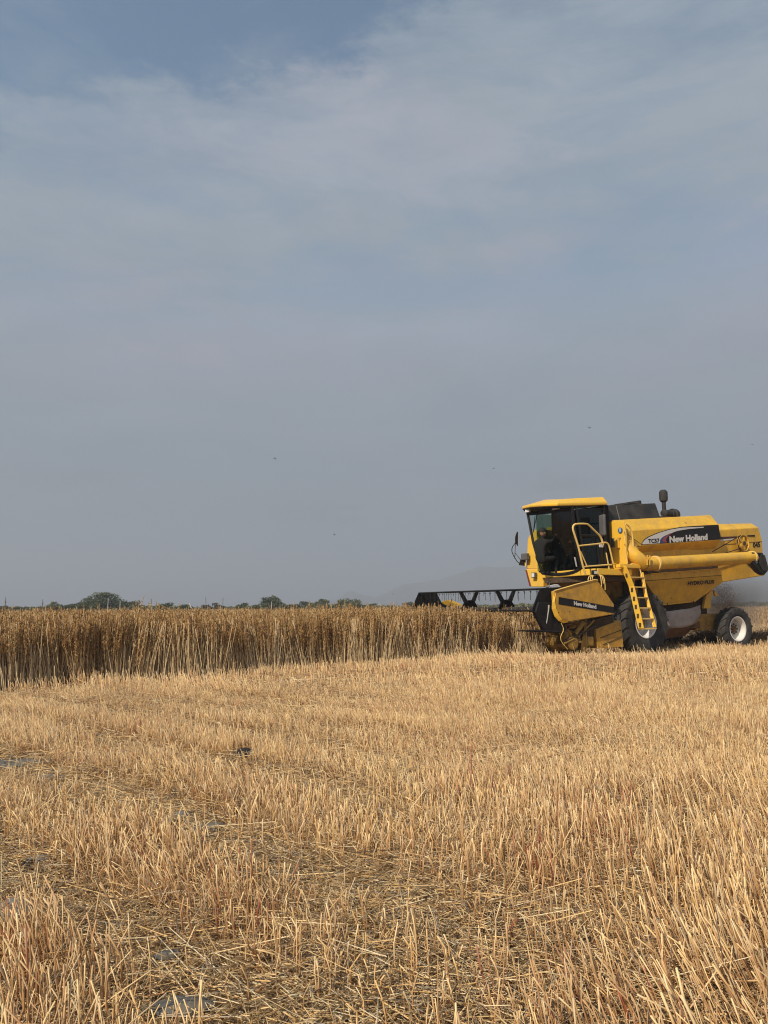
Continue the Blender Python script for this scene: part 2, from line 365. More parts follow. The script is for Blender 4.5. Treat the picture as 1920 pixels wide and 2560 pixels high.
# ---- stubble: cut stalks
STRAW = [(0., (.60, .38, .15)), (.18, (.82, .57, .27)), (.36, (.93, .73, .42)), (.46, (.50, .39, .25)), (.55, (.52, .34, .16)), (.68, (.60, .37, .19)), (.80, (.70, .50, .26)), (.88, (.44, .28, .14)), (.93, (.38, .10, .07)), (.96, (.50, .40, .30)), (1., (.14, .10, .07))]
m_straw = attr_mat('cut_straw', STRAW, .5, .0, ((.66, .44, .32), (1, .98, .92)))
m_litter = attr_mat('loose_straw', [(0., (.92, .67, .33)), (.28, (.78, .50, .21)), (.42, (.46, .28, .12)), (.55, (.94, .79, .52)), (.72, (.88, .66, .36)), (.84, (.24, .14, .07)), (.92, (.48, .38, .27)), (1., (.12, .09, .06))], .6)
def scatter(n, y0, y1, fx=.62, xpad=2.2, pw=1.):
    """points in the wedge the camera could see, a little wider; y0..y1"""
    u = RNG.uniform(0, 1, n); y = (y0 ** (pw + 1) + u * (y1 ** (pw + 1) - y0 ** (pw + 1))) ** (1 / (pw + 1))
    x = RNG.uniform(-1, 1, n) * (fx * y + xpad); return x, y
STONE_AT = [(ground(a, b)[:2], r) for a, b, r in ((46, 2292, .09), (452, 2538, .10), (525, 2078, .10), (445, 2060, .09), (40, 1908, .22), (130, 1945, .12), (95, 2172, .06), (418, 2396, .06), (616, 1902, .10), (70, 2186, .05))]
def clear(x, y, k=1.):
    m = np.ones(len(x), bool)
    for p, r in STONE_AT: m &= ((x - p[0]) / 1.0) ** 2 + ((y - p[1] + .6 * r) / 1.7) ** 2 > (r * k) ** 2
    return m
def stubble(n, y0, y1, R, sides, rad, hmul=1., minden=0.):
    x, y = scatter(n, y0, y1); den = rows(x, y)
    keep = (RNG.uniform(0, 1, n) < np.maximum(den, minden)) & ~in_crop(x, y, .02) & clear(x, y, 1.25)
    x, y, den = x[keep], y[keep], den[keep]; m = len(x)
    h = (.115 + .12 * vnoise(x, y, 12, .8) ** 1.2 + RNG.normal(0, .032, m)).clip(.03, .34) * hmul * np.where(RNG.uniform(0, 1, m) < .33, RNG.uniform(.25, .9, m), 1)
    tall = RNG.uniform(0, 1, m) < .05; h = np.where(tall, h * RNG.uniform(1.2, 1.8, m), h)
    fl = vnoise(x, y, 9, .9); fl2 = vnoise(x, y, 10, 1.2)
    lx = -.34 * np.clip(fl * 2 - .7, 0, 1.2) - .04 + RNG.normal(0, .07, m); ly = (fl2 - .5) * .4 + RNG.normal(0, .09, m)
    wild = RNG.uniform(0, 1, m) < .09; lx = np.where(wild, RNG.normal(0, .6, m), lx); ly = np.where(wild, RNG.normal(0, .6, m), ly)
    z = gh(x, y) - .012
    s_ = np.linspace(0, 1, R)[None, :]; bend = RNG.normal(0, .02, (m, 1)) * np.sin(s_ * pi) + np.where(RNG.uniform(0, 1, (m, 1)) < .10, RNG.normal(0, .06, (m, 1)), 0) * np.clip(s_ - .6, 0, 1) * 2
    # bases lean more than tips: stalks sweep up
    P = np.stack([x[:, None] + lx[:, None] * h[:, None] * s_ ** .8 + bend, y[:, None] + ly[:, None] * h[:, None] * s_ + bend * .6, z[:, None] + h[:, None] * s_ / np.sqrt(1 + (lx ** 2 + ly ** 2)[:, None])], -1)
    r = rad * RNG.lognormal(-.12, .34, m).clip(.4, 1.9)
    redp = vnoise(x, y, 14, 1.6)
    rn = np.clip(RNG.uniform(0, .92, m) * .62 + .38 * .92 * vnoise(x, y, 17, 1.9), 0, .92); rr_ = RNG.uniform(0, 1, m) < np.clip(redp * 1.5 - .7, 0, .7) * .7; rn = np.where(rr_, RNG.uniform(.62, .93, m), rn); rn = np.where(RNG.uniform(0, 1, m) < .02, RNG.uniform(.95, 1, m), rn)
    return sticks(P, r, sides, rn, .85)
def litter(n, y0, y1, rad, ln, zs=.02, pw=1.):
    x, y = scatter(n, y0, y1, pw=pw); keep = ~in_crop(x, y, -.6) & (clear(x, y, .8) | (RNG.uniform(0, 1, n) < .12)); x, y = x[keep], y[keep]; m = len(x)
    a = RNG.uniform(0, pi, m); l = RNG.exponential(ln, m).clip(.012, .38) / 2
    dz = RNG.normal(0, .10, m) * l * 2; z = gh(x, y) + rad + RNG.exponential(zs, m).clip(0, .09) * (1 - .6 * rows(x, y) * 0)
    dx, dy = np.cos(a) * l, np.sin(a) * l
    P = np.stack([np.stack([x - dx, y - dy, z - dz], -1), np.stack([x + dx, y + dy, z + dz], -1)], 1)
    P[:, :, 2] = np.maximum(P[:, :, 2], gh(P[:, :, 0], P[:, :, 1]) + rad * .6)
    return sticks(P, rad * RNG.uniform(.4, 1.3, m), 3, RNG.uniform(0, 1, m), .9)
Q_ = 1.0
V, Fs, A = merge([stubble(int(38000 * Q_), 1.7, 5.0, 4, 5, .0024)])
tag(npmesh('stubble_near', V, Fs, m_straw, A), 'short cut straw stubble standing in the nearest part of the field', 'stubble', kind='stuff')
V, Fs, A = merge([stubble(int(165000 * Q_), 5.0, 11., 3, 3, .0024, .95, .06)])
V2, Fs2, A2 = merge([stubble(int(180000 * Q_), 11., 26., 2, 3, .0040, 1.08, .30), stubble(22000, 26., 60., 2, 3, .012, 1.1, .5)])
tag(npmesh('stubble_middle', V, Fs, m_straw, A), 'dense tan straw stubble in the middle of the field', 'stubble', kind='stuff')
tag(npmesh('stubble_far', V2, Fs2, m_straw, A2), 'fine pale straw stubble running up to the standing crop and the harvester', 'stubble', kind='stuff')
V, Fs, A = merge([litter(280000, 1.7, 5.5, .0016, .032), litter(42000, 1.7, 6., .0020, .11, .03), litter(245000, 5.5, 12., .0025, .06, .03), litter(175000, 12., 26., .0045, .10, .03)])
tag(npmesh('straw_litter', V, Fs, m_litter, A), 'loose chopped straw and chaff lying flat between the stubble stalks', 'straw', kind='stuff')
# dry leaf scraps and clods
def scraps(n, y0, y1, sz):
    x, y = scatter(n, y0, y1); keep = ~in_crop(x, y); x, y = x[keep], y[keep]; m = len(x)
    z = gh(x, y) + .004; s = sz * RNG.uniform(.4, 1.5, m); a = RNG.uniform(0, 2 * pi, m)
    u = np.stack([np.cos(a) * s, np.sin(a) * s, RNG.normal(0, .45, m) * s], -1); v = np.stack([-np.sin(a) * s * .5, np.cos(a) * s * .5, RNG.normal(0, .45, m) * s], -1)
    c = np.stack([x, y, z + np.abs(u[:, 2]) + np.abs(v[:, 2])], -1)
    V = np.stack([c - u, c - v * .9, c + u, c + v], 1).reshape(-1, 3); f = np.arange(len(V)).reshape(-1, 4)
    return V, f, None, np.repeat(RNG.uniform(0, 1, m), 4), np.ones(len(V))
V, Fs, A = merge([scraps(26000, 1.7, 5.5, .009), scraps(18000, 5.5, 12, .014)])
m_scrap = attr_mat('dry_leaf', [(0., (.16, .08, .035)), (.4, (.30, .17, .07)), (.7, (.44, .28, .12)), (.9, (.10, .07, .05)), (1., (.25, .2, .16))], .9)
tag(npmesh('leaf_scraps', V, Fs, m_scrap, A), 'brown dry leaf scraps and husks on the soil', 'leaf litter', kind='stuff')

# ---- standing crop
m_stem = attr_mat('crop_stem', [(0., (.48, .34, .18)), (.35, (.78, .63, .38)), (.6, (.36, .24, .12)), (.8, (.86, .74, .50)), (1., (.34, .18, .11))], .6, .12, ((1.15, 1.1, 1.05), (1.05, .95, .82)))
m_head = attr_mat('crop_seed_head', [(0., (.15, .075, .028)), (.3, (.38, .21, .075)), (.55, (.51, .30, .105)), (.8, (.66, .45, .19)), (.93, (.24, .18, .08)), (1., (.12, .085, .04))], .8, .25)
def crop(x, y, nb, nq, sz, R=3, sides=3, stemr=.0048, hm=1.):
    m = len(x); H = (1.09 + .08 * (vnoise(x, y, 21, .8) - .5) * 2 + RNG.normal(0, .072, m)) * hm
    H = np.where((RNG.uniform(0, 1, m) < .06) & (hm > .97), H + RNG.uniform(.04, .15, m), H)
    lx = RNG.normal(-.02, .05, m) + (vnoise(x, y, 22, 1.1) - .5) * .26; ly = RNG.normal(0, .05, m)
    st = []; hd = []
    s_ = np.linspace(0, 1, R)[None]
    tops = []
    for j in range(nb):
        if j == 0: bx, by, hh, z0 = x, y, H, np.zeros(m); ex, ey = lx * H, ly * H
        else:
            a = RNG.uniform(0, 2 * pi, m); sp = RNG.uniform(.04, .17, m); z0 = RNG.uniform(.0, .30, m) * H; f0 = z0 / H
            bx, by = x + lx * z0, y + ly * z0; hh = H * RNG.uniform(.72, 1.0, m); ex = lx * H + np.cos(a) * sp + (x - bx); ey = ly * H + np.sin(a) * sp + (y - by)
        P = np.stack([bx[:, None] + ex[:, None] * s_ ** (1. if j == 0 else .75), by[:, None] + ey[:, None] * s_ ** (1. if j == 0 else .75), z0[:, None] + (hh - z0)[:, None] * s_], -1)
        if R > 2: P[:, 1:-1, :2] += RNG.normal(0, .014, (m, R - 2, 2))
        st.append(sticks(P, stemr * RNG.uniform(.7, 1.3, m) * (1 if j == 0 else .75), sides, None, .5))
        # seed head: clumps round the upper part of the stem
        q = nq; f = RNG.uniform(0, 1, (m, q)) ** .8; lo = np.where(RNG.uniform(0, 1, m) < .35, RNG.uniform(.12, .4, m), RNG.uniform(.40, .72, m))[:, None]
        tt = lo + (1.0 - lo) * f
        seg = tt * (R - 1); i0 = np.clip(np.floor(seg).astype(int), 0, R - 2); w = (seg - i0)[..., None]
        ar = np.arange(m)[:, None]; c = P[ar, i0] * (1 - w) + P[ar, i0 + 1] * w
        rad = (.034 * np.sin(np.clip((tt - lo) / (1 - lo) * .80 + .18, 0, 1) * pi) + .006) * sz ** .5
        an = RNG.uniform(0, 2 * pi, (m, q)); rr_ = rad * RNG.uniform(.2, 1, (m, q))
        c = c + np.stack([np.cos(an) * rr_, np.sin(an) * rr_, RNG.normal(0, .012, (m, q))], -1)
        s2 = sz * .0105 * RNG.uniform(.4, 1.5, (m, q))
        nrm = RNG.normal(0, 1, (m, q, 3)); nrm[..., 2] *= .6; nrm /= np.linalg.norm(nrm, axis=-1, keepdims=True)
        up = np.array([0, 0, 1.]) + .5 * RNG.normal(0, 1, (m, q, 3)); u = np.cross(nrm, up); u /= np.linalg.norm(u, axis=-1, keepdims=True); v = np.cross(u, nrm)
        u *= s2[..., None] * .55; v *= s2[..., None] * 1.9
        Vq = np.stack([c - v, c - u * 1.0 + v * .1, c + v, c + u], 2).reshape(-1, 3)
        rnp = np.clip(np.repeat(RNG.uniform(.1, .8, m), q) + RNG.normal(0, .16, m * q), 0, 1)
        hd.append((Vq, np.arange(len(Vq)).reshape(-1, 4), None, np.repeat(rnp, 4), np.ones(len(Vq))))
    return st, hd
def crop_pts(n, y0, y1, near=True):
    x, y = scatter(n, y0, y1, .60, 1.5); return x, y
# front band: depth behind the edge
def band(n, d0, d1):
    t_ = RNG.uniform(-12.5, 3.9, n); d = RNG.uniform(d0, d1, n); x = t_ - .64 * d; y = edge_y(t_) + .77 * d
    lx = (x - O[0]) * AX[0] + (y - O[1]) * AX[1]
    k = in_crop(x, y) & (lx < -3.6) & (x > -.6 * y - 2.2); return x[k], y[k]
sa, ha = [], []
for (n, d0, d1, nb, nq, sz, R) in ((1900, -.15, .9, 5, 60, 1., 4), (3000, .9, 3.2, 4, 26, 1.3, 3), (6500, 3.2, 10., 2, 14, 1.8, 2)):
    x, y = band(n, d0, d1); a, b_ = crop(x, y, nb, nq, sz, R, stemr=.0062 if R == 4 else .005); sa += a; ha += b_
x, y = band(7000, -.22, .55); m = len(x); cl = vnoise(x, y, 25, 1.6) > .38; x, y = x[cl], y[cl]; m = len(x)
H = RNG.uniform(.35, 1.06, m); an = (vnoise(x, y, 26, 2.5) - .55) * .9 + RNG.normal(0, .13, m); sq = np.linspace(0, 1, 4)[None]
P = np.stack([x[:, None] + an[:, None] * H[:, None] * sq ** 1.2 * .6, y[:, None] + RNG.normal(0, .07, (m, 1)) * sq - .05, H[:, None] * sq], -1)
sa.append(sticks(P, .0058 * RNG.uniform(.5, 1.3, m), 4, RNG.choice([.3, .36, .78, .82, .74], m), .6))
# beyond the machine (far side of the swath) and deep field
n = 9000; x = RNG.uniform(-10, 34, n); y = RNG.uniform(17, 60, n); lx = (x - O[0]) * AX[0] + (y - O[1]) * AX[1]; ly = (x - O[0]) * AN[0] + (y - O[1]) * AN[1]
k_ = in_crop(x, y) & (lx > -3) & (ly < 3.0 + 9) & (np.abs(x) < .62 * y + 2); a, b_ = crop(x[k_], y[k_], 3, 12, 1.5, 2); sa += a; ha += b_
x, y = scatter(18000, 18., 62., .72, 3.); k_ = in_crop(x, y, 1.); a, b_ = crop(x[k_], y[k_], 2, 7, 2.6, 2, stemr=.008, hm=.93); sa += a; ha += b_
x, y = scatter(11000, 60., 108., .72, 3.); a, b_ = crop(x, y, 2, 5, 4., 2, stemr=.014, hm=.87); sa += a; ha += b_
V, Fs, A = merge(sa); V2, Fs2, A2 = merge(ha); ns = len(V)
cr_ = npmesh('standing_crop', np.concatenate([V, V2]), [Fs[0], Fs2[0] + ns] + Fs[1:], m_stem, {'rnd': np.concatenate([A['rnd'], A2['rnd']]), 'h': np.concatenate([A['h'], A2['h']])})
cr_.data.materials.append(m_head)
mi = np.zeros(len(cr_.data.polygons), np.int32); mi[len(Fs[0]):len(Fs[0]) + len(Fs2[0])] = 1; cr_.data.polygons.foreach_set('material_index', mi)
tag(cr_, 'ripe brown standing crop with dense seed heads and pale stems, not yet cut', 'crop', kind='stuff')

# ---- scrub, trees, posts along the far side of the field
m_bark = mat('bark', (.10, .075, .05), .9)
FOL = {'dark': [(0., (.036, .050, .022)), (.6, (.095, .12, .050)), (1., (.18, .20, .095))],
       'olive': [(0., (.05, .058, .022)), (.6, (.14, .145, .055)), (1., (.24, .23, .10))],
       'brown': [(0., (.05, .04, .022)), (.6, (.12, .10, .055)), (1., (.20, .17, .10))]}
FM = {k: attr_mat('foliage_' + k, v, .8, .25) for k, v in FOL.items()}
def tree(name, px, top, wpx, Y, kind, label, cat, group, fill=1.):
    base = atdist(px, 1516, Y); base[2] = 0; H = atdist(px, top, Y)[2]; Wd = wpx / FPX * Y
    root = empty(name, base, RNG.uniform(0, 6), label, cat, group)
    nl = max(5, int(Wd / .55)); mb = MB(); cs = []
    nt_ = 3 if Wd > 4 else 2
    for k in range(nt_):
        a = 2 * pi * k / nt_ + RNG.uniform(-.4, .4); p = Vector((cos(a) * Wd * .06, sin(a) * Wd * .06, -.05)); pts = [p]
        for j in range(3): p = p + Vector((cos(a) * Wd * .09, sin(a) * Wd * .09, H * .22)); pts.append(p + Vector(RNG.normal(0, .06, 3)))
        mb.tube(pts, [.045 * H, .012 * H], 6)
    mb.build('trunk', m_bark, root)
    nC = int(16 + Wd * 4.5); Vv = []; rn = []
    for c in range(nC):
        a = RNG.uniform(0, 2 * pi); rr_ = Wd * .5 * sqrt(RNG.uniform(0, 1)); f = rr_ / (Wd * .5)
        zt = H * (1 - .55 * f ** 3) ; zc = zt * RNG.uniform(.45 if H > 2.4 else .3, .95)
        cr0 = (.13 + .07 * RNG.uniform()) * H * (1 + .3 * (Wd > 5)); tone = RNG.uniform(.0, .55)
        nq = int(95 * fill); d = RNG.normal(0, 1, (nq, 3)); d /= np.linalg.norm(d, axis=1, keepdims=True); d *= (RNG.uniform(.35, 1.15, (nq, 1)) * cr0); d[:, 0:2] *= 1.35; d[:, 2] *= .75
        cc = np.array([cos(a) * rr_, sin(a) * rr_, zc]) + d; cc[:, 2] = np.clip(cc[:, 2], .1, H * 1.03)
        s2 = .080 * H ** .5 * RNG.uniform(.5, 1.4, (nq, 1)); u = RNG.normal(0, 1, (nq, 3)); u /= np.linalg.norm(u, axis=1, keepdims=True); v = np.cross(u, RNG.normal(0, 1, (nq, 3))); v /= np.linalg.norm(v, axis=1, keepdims=True)
        Vv.append(np.stack([cc - u * s2, cc - v * s2 * .6, cc + u * s2, cc + v * s2 * .6], 1).reshape(-1, 3)); rn.append(np.repeat(np.clip(tone + RNG.uniform(0, .45, nq), 0, 1), 4))
    Vv = np.concatenate(Vv); npmesh('crown', Vv, np.arange(len(Vv)).reshape(-1, 4), FM[kind], {'rnd': np.concatenate(rn)}, parent=root)
    return root
G = 'bushes and trees along the far edge of the field'
TR = [  # px, top y, width px, distance, colour, label
 (20, 1513, 60, 112, 'brown', 'low brown scrub bush by the first fence post at the far left'),
 (62, 1516, 46, 108, 'dark', 'low dark bush just right of the leftmost fence post'),
 (132, 1505, 40, 106, 'olive', 'small spiky olive bush with a thin shoot above it'),
 (104, 1517, 70, 116, 'olive', 'flat olive bush beneath the second fence post'),
 (170, 1509, 62, 112, 'dark', 'dark rounded bush left of the tall broad tree'),
 (258, 1484, 104, 112, 'dark', 'tallest broad dark green tree rising above the crop on the left'),
 (212, 1505, 54, 108, 'dark', 'dark shrub tucked under the left side of the tallest tree'),
 (335, 1502, 74, 112, 'olive', 'yellowish olive bush just right of the tallest tree'),
 (375, 1514, 60, 108, 'olive', 'low green bush at the foot of the third tall fence post'),
 (423, 1506, 60, 116, 'dark', 'dark ragged bush between the tallest tree and the leaning pole'),
 (462, 1510, 60, 118, 'dark', 'grey green bush behind the leaning white pole'),
 (535, 1509, 80, 112, 'brown', 'smooth brownish bush right of the tallest fence post'),
 (604, 1508, 46, 116, 'olive', 'small olive bush left of the second rounded tree'),
 (636, 1511, 44, 112, 'olive', 'low pale bush touching the second rounded tree'),
 (684, 1490, 62, 118, 'dark', 'second rounded grey green tree near the middle left of the skyline'),
 (722, 1505, 56, 114, 'dark', 'sloping shrub on the right shoulder of the second rounded tree'),
 (760, 1505, 54, 120, 'dark', 'small domed grey bush in the gap right of the second rounded tree'),
 (804, 1499, 70, 124, 'olive', 'light olive bush left of the widest pale bush'),
 (872, 1498, 84, 126, 'olive', 'widest pale olive bush near the centre of the skyline'),
 (925, 1509, 70, 130, 'olive', 'low faded bush trailing off right of the widest pale bush'),
 (975, 1515, 60, 132, 'olive', 'lowest faint bush before the gap near the header'),
 (1020, 1502, 26, 134, 'brown', 'small faint upright bush beside the far end of the header'),
 (1290, 1508, 120, 140, 'olive', 'hazy low bush seen through the bars of the reel'),
 (1180, 1512, 90, 140, 'olive', 'faint wide bush seen behind the middle of the reel'),
 (1875, 1503, 60, 125, 'dark', 'low dark green bush behind the rear wheel at the right'),
 (1925, 1505, 60, 128, 'olive', 'olive bush at the right edge of the picture'),
]
for px, top, wd, Yd, kd, lb in TR:
    tree('scrub_tree' if top < 1495 else 'scrub_bush', px, top, wd, Yd, kd, lb, 'tree' if top < 1495 else 'bush', G)
def scrubline():
    parts = []; n = 52000; px = RNG.uniform(-800, 2750, n); Yd = RNG.uniform(128, 150, n); x = (px - 960) / FPX * Yd
    h = .95 + .75 * vnoise(x, Yd * 0, 31, .12); z = RNG.uniform(0, 1, n) ** .7 * h; c = np.stack([x, Yd, z], -1); s2 = RNG.uniform(.16, .42, (n, 1))
    u = RNG.normal(0, 1, (n, 3)); u /= np.linalg.norm(u, axis=1, keepdims=True); v = np.cross(u, RNG.normal(0, 1, (n, 3))); v /= np.linalg.norm(v, axis=1, keepdims=True)
    V = np.stack([c - u * s2, c - v * s2 * .6, c + u * s2, c + v * s2 * .6], 1).reshape(-1, 3)
    tag(npmesh('distant_scrub', V, np.arange(len(V)).reshape(-1, 4), FM['olive'], {'rnd': np.repeat(RNG.uniform(.2, 1, n), 4)}), 'far low belt of grey green scrub behind the single bushes', 'scrub', kind='stuff')
scrubline()
m_post = mat('weathered_post', (.16, .15, .145), .85); m_pw = mat('white_pole', (.55, .55, .54), .6)
GP = 'thin fence posts standing beyond the crop'
PO = [(13, 1492, 0, 'leftmost dark fence post with a knob near its top'), (106, 1498, 0, 'faint fence post left of the spiky olive bush'), (269, 1496, .01, 'pale fence post in front of the tallest tree'),
      (300, 1502, 0, 'short pale fence post at the right foot of the tallest tree'), (378, 1497, 0, 'dark fence post above the yellowish olive bush'), (516, 1492, -.02, 'tallest fence post, right of the leaning white pole'),
      (557, 1494, 0, 'fence post standing clear above the smooth brownish bush'), (679, 1504, 0, 'pale short fence post in front of the second rounded tree'), (700, 1502, 0, 'grey fence post at the right side of the second rounded tree')]
for px, top, ln, lb in PO:
    p = atdist(px, 1516, 88); p[2] = 0; zt = atdist(px, top, 88)[2]
    mb = MB().tube([(0, 0, -.2), (ln * zt, 0, zt * .55), (ln * zt * 2, .01, zt)], [.040, .032], 7)
    if px in (13, 106): mb.tube([(.0, 0, zt * .72), (0, 0, zt * .84)], [.09, .08], 6)
    o = mb.build('fence_post', m_pw if px in (269, 300, 679) else m_post); o.location = p; tag(o, lb, 'fence post', GP)
p = atdist(484, 1516, 86); p[2] = 0; zt = atdist(474, 1508, 86)[2]
o = MB().tube([(.1, 0, -.2), (-.18, 0, zt * .6), (-.46, 0, zt)], [.06, .07], 7).build('leaning_pole', m_pw); o.location = p
tag(o, 'white pole leaning to the left in front of the far bushes', 'pole')
# hills
def hill(name, pts, Y, depth, seed):
    """ridge through photo points, real height and depth"""
    n = 120; m = 14; pxs = np.linspace(pts[0][0], pts[-1][0], n); tops = np.interp(pxs, [p[0] for p in pts], [p[1] for p in pts])
    V = []
    for j in range(m):
        f = j / (m - 1); prof = max(0, 1 - abs(f - .5) * 2) ** .8
        for i in range(n):
            q_ = atdist(pxs[i], tops[i], Y); h = max(q_[2], 0); wob = (vnoise(pxs[i] * .02, f * 6, seed, 1.) - .5) * .12 * h
            V.append((q_[0] * (1 + (f - .5) * depth / Y), Y + (f - .5) * depth, h * prof + wob * prof - 2))
    V = np.array(V); ii = np.arange(n * m).reshape(m, n); f = np.stack([ii[:-1, :-1], ii[:-1, 1:], ii[1:, 1:], ii[1:, :-1]], -1).reshape(-1, 4)
    tag(npmesh(name, V, f, m_hill, smooth=True), kind='structure')
m_hill = mat('hill_scrub', (.11, .10, .075), .95, 0, (.06, .065, .04), .02, .8)
hill('hills', [(780, 1516), (830, 1500), (856, 1486), (872, 1470), (905, 1482), (940, 1492), (975, 1474), (1010, 1458), (1060, 1452), (1150, 1425), (1200, 1412), (1300, 1405), (1500, 1398), (1700, 1400), (1840, 1400), (1905, 1376), (1960, 1372), (2100, 1380), (2500, 1500)], 2300, 900, 41)
hill('near_hills', [(1700, 1514), (1790, 1470), (1850, 1452), (1920, 1440), (2050, 1420), (2300, 1512)], 1500, 500, 42)

# ---- stones and clods
def stone(px, py, w, d, h, m, label, name='stone', yaw=0., seed=0):
    p = ground(px, py); bm = bmesh.new(); bmesh.ops.create_icosphere(bm, subdivisions=3, radius=1)
    r = np.random.default_rng(seed); ph = r.uniform(0, 6, 6)
    for v in bm.verts:
        c = v.co; k = 1 + .12 * sin(3 * c.x + ph[0]) + .10 * sin(4 * c.y + ph[1] + 2 * c.z) + .05 * sin(9 * c.x + 7 * c.y + ph[2])
        v.co = Vector((c.x * w / 2 * k, c.y * d / 2 * k, c.z * h * .55 * k))
    me = bpy.data.meshes.new(name); bm.to_mesh(me); bm.free(); me.polygons.foreach_set('use_smooth', [True] * len(me.polygons)); me.materials.append(m)
    o = bpy.data.objects.new(name, me); COL.objects.link(o); o.location = (p[0], p[1], float(gh(p[0], p[1])) + h * .26); o.rotation_euler = (0, 0, yaw); return tag(o, label, 'clod' if name == 'soil_clod' else 'stone')
ms1 = mat('grey_stone', (.20, .18, .15), .9, 0, (.12, .11, .095), 9, .9, .4, 60); ms2 = mat('slate_stone', (.095, .10, .095), .85, 0, (.18, .15, .11), 12, .8, .4, 50)
mck = mat('dark_clod', (.018, .017, .017), .9, 0, (.05, .04, .03), 14, .6, .6, 60)
stone(46, 2292, .155, .115, .10, ms1, 'rounded grey brown stone at the left edge in the near stubble', yaw=.5, seed=1)
stone(452, 2538, .25, .11, .03, ms2, 'long flat slate grey stone almost buried at the bottom of the picture', yaw=.1, seed=2)
stone(525, 2078, .17, .12, .05, ms2, 'bluish grey flat stone in the bare strip left of centre', yaw=.3, seed=3)
stone(445, 2060, .15, .12, .06, ms1, 'small grey stone beside the bluish flat stone', yaw=.9, seed=4)
stone(40, 1908, .55, .28, .045, ms2, 'wide flat grey slab in the bare strip at the left edge', yaw=.2, seed=5)
stone(130, 1945, .26, .2, .04, ms1, 'pale flat stone just below the wide slab at the left', yaw=.4, seed=6)
stone(95, 2172, .10, .08, .05, ms1, 'small stone among dark clods above the rounded stone', yaw=.2, seed=9)
stone(418, 2396, .085, .06, .035, ms2, 'tiny slate stone in the straw left of the bottom centre', yaw=.2, seed=10)
stone(616, 1902, .16, .13, .12, mck, 'black lump of soil alone in the stubble left of centre', 'soil_clod', .4, 7)
stone(70, 2186, .07, .05, .05, mck, 'small dark clod in the bare soil at the left edge', 'soil_clod', .4, 8)

# ---- birds
m_bird = mat('bird_dark', (.03, .03, .035), .8)
def bird(px, py, Y, span, flap, yaw, label):
    p = atdist(px, py, Y); span *= 1.4; mb = MB(); L_ = span * .62
    mb.loft([[Vector((x_, sin(a) * r_, cos(a) * r_)) for a in np.linspace(0, 2 * pi, 7)[:-1]] for x_, r_ in ((-.5 * L_, .004), (-.42 * L_, .03 * L_), (-.3 * L_, .07 * L_), (0, .10 * L_), (.25 * L_, .05 * L_), (.5 * L_, .012))])
    mb.poly([(.2 * L_, 0, 0), (.55 * L_, -.09 * L_, 0), (.5 * L_, 0, 0), (.55 * L_, .09 * L_, 0)], (0, 0, .01))
    for s in (-1, 1):
        a = flap if s > 0 else flap * .7
        w = lambda u, x_: Vector((x_ * L_, s * u * span / 2 * cos(a * (1 if u < .6 else .5)), u * span / 2 * sin(a)))
        mb.poly([w(0, -.2), w(.5, -.28), w(1, .1), w(.5, .06), w(0, .15)], (0, 0, .008))
    o = mb.build('bird', m_bird); o.location = p; o.rotation_euler = (.1, .1, yaw); tag(o, label, 'bird', 'birds flying over the field')
bird(1473, 1070, 60, .30, .7, 1.2, 'largest dark bird, flying above the harvester cab')
bird(686, 1145, 60, .28, -.8, 2.2, 'bird with drooping wings left of centre, the leftmost in the sky')
bird(1234, 1171, 62, .20, .2, .4, 'small bird flying left of the harvester, above its mirror')
bird(1880, 1112, 66, .17, .5, .9, 'small bird near the right edge, above the rear of the harvester')
bird(836, 1337, 62, .20, .5, 2.8, 'bird flying alone above the centre of the crop')
bird(982, 1485, 66, .13, .3, .5, 'tiny low bird just above the crop left of the header')
#@@COMBINE

# ================================================================== COMBINE HARVESTER
R0 = empty('combine_harvester', O, YAW, 'yellow combine harvester with a wide black reel, cutting the edge of the standing crop', 'combine harvester')
def V3(*a): return Vector(a)
def strip(pts, name, m, th=.004, parent=R0, label=None, bevel=0): # polygon facing the near side, given a small thickness towards +y
    return MB().poly(pts, (0, th, 0)).build(name, m, parent, label, bevel=bevel)
def lettering(txt, a, b, h, m, parent, off=.006, name='lettering', shear=0., bold=.02, squeeze=None):
    """text on the near side from point a (baseline left) to b (baseline right), letter height h"""
    cu = bpy.data.curves.new('t', 'FONT'); cu.body = txt; cu.size = 1; cu.shear = shear; cu.offset = bold; cu.extrude = .002; cu.resolution_u = 3
    to = bpy.data.objects.new('t', cu); COL.objects.link(to)
    dg = bpy.context.evaluated_depsgraph_get(); me = bpy.data.meshes.new_from_object(to.evaluated_get(dg)); bpy.data.objects.remove(to)
    n = len(me.vertices); co = np.empty(n * 3); me.vertices.foreach_get('co', co); co = co.reshape(-1, 3)
    x0, x1 = co[:, 0].min(), co[:, 0].max(); y1 = .73
    u = (co[:, 0] - x0) / (x1 - x0); d = np.array(b) - np.array(a)
    P = np.array(a)[None] + u[:, None] * d[None]; P[:, 2] += co[:, 1] / y1 * h; P[:, 1] -= off + co[:, 2] * .5
    me.vertices.foreach_set('co', P.astype(np.float32).ravel()); me.update(); me.materials.clear(); me.materials.append(m)
    me.name = name; o = bpy.data.objects.new(name, me); COL.objects.link(o); o.parent = parent; return o

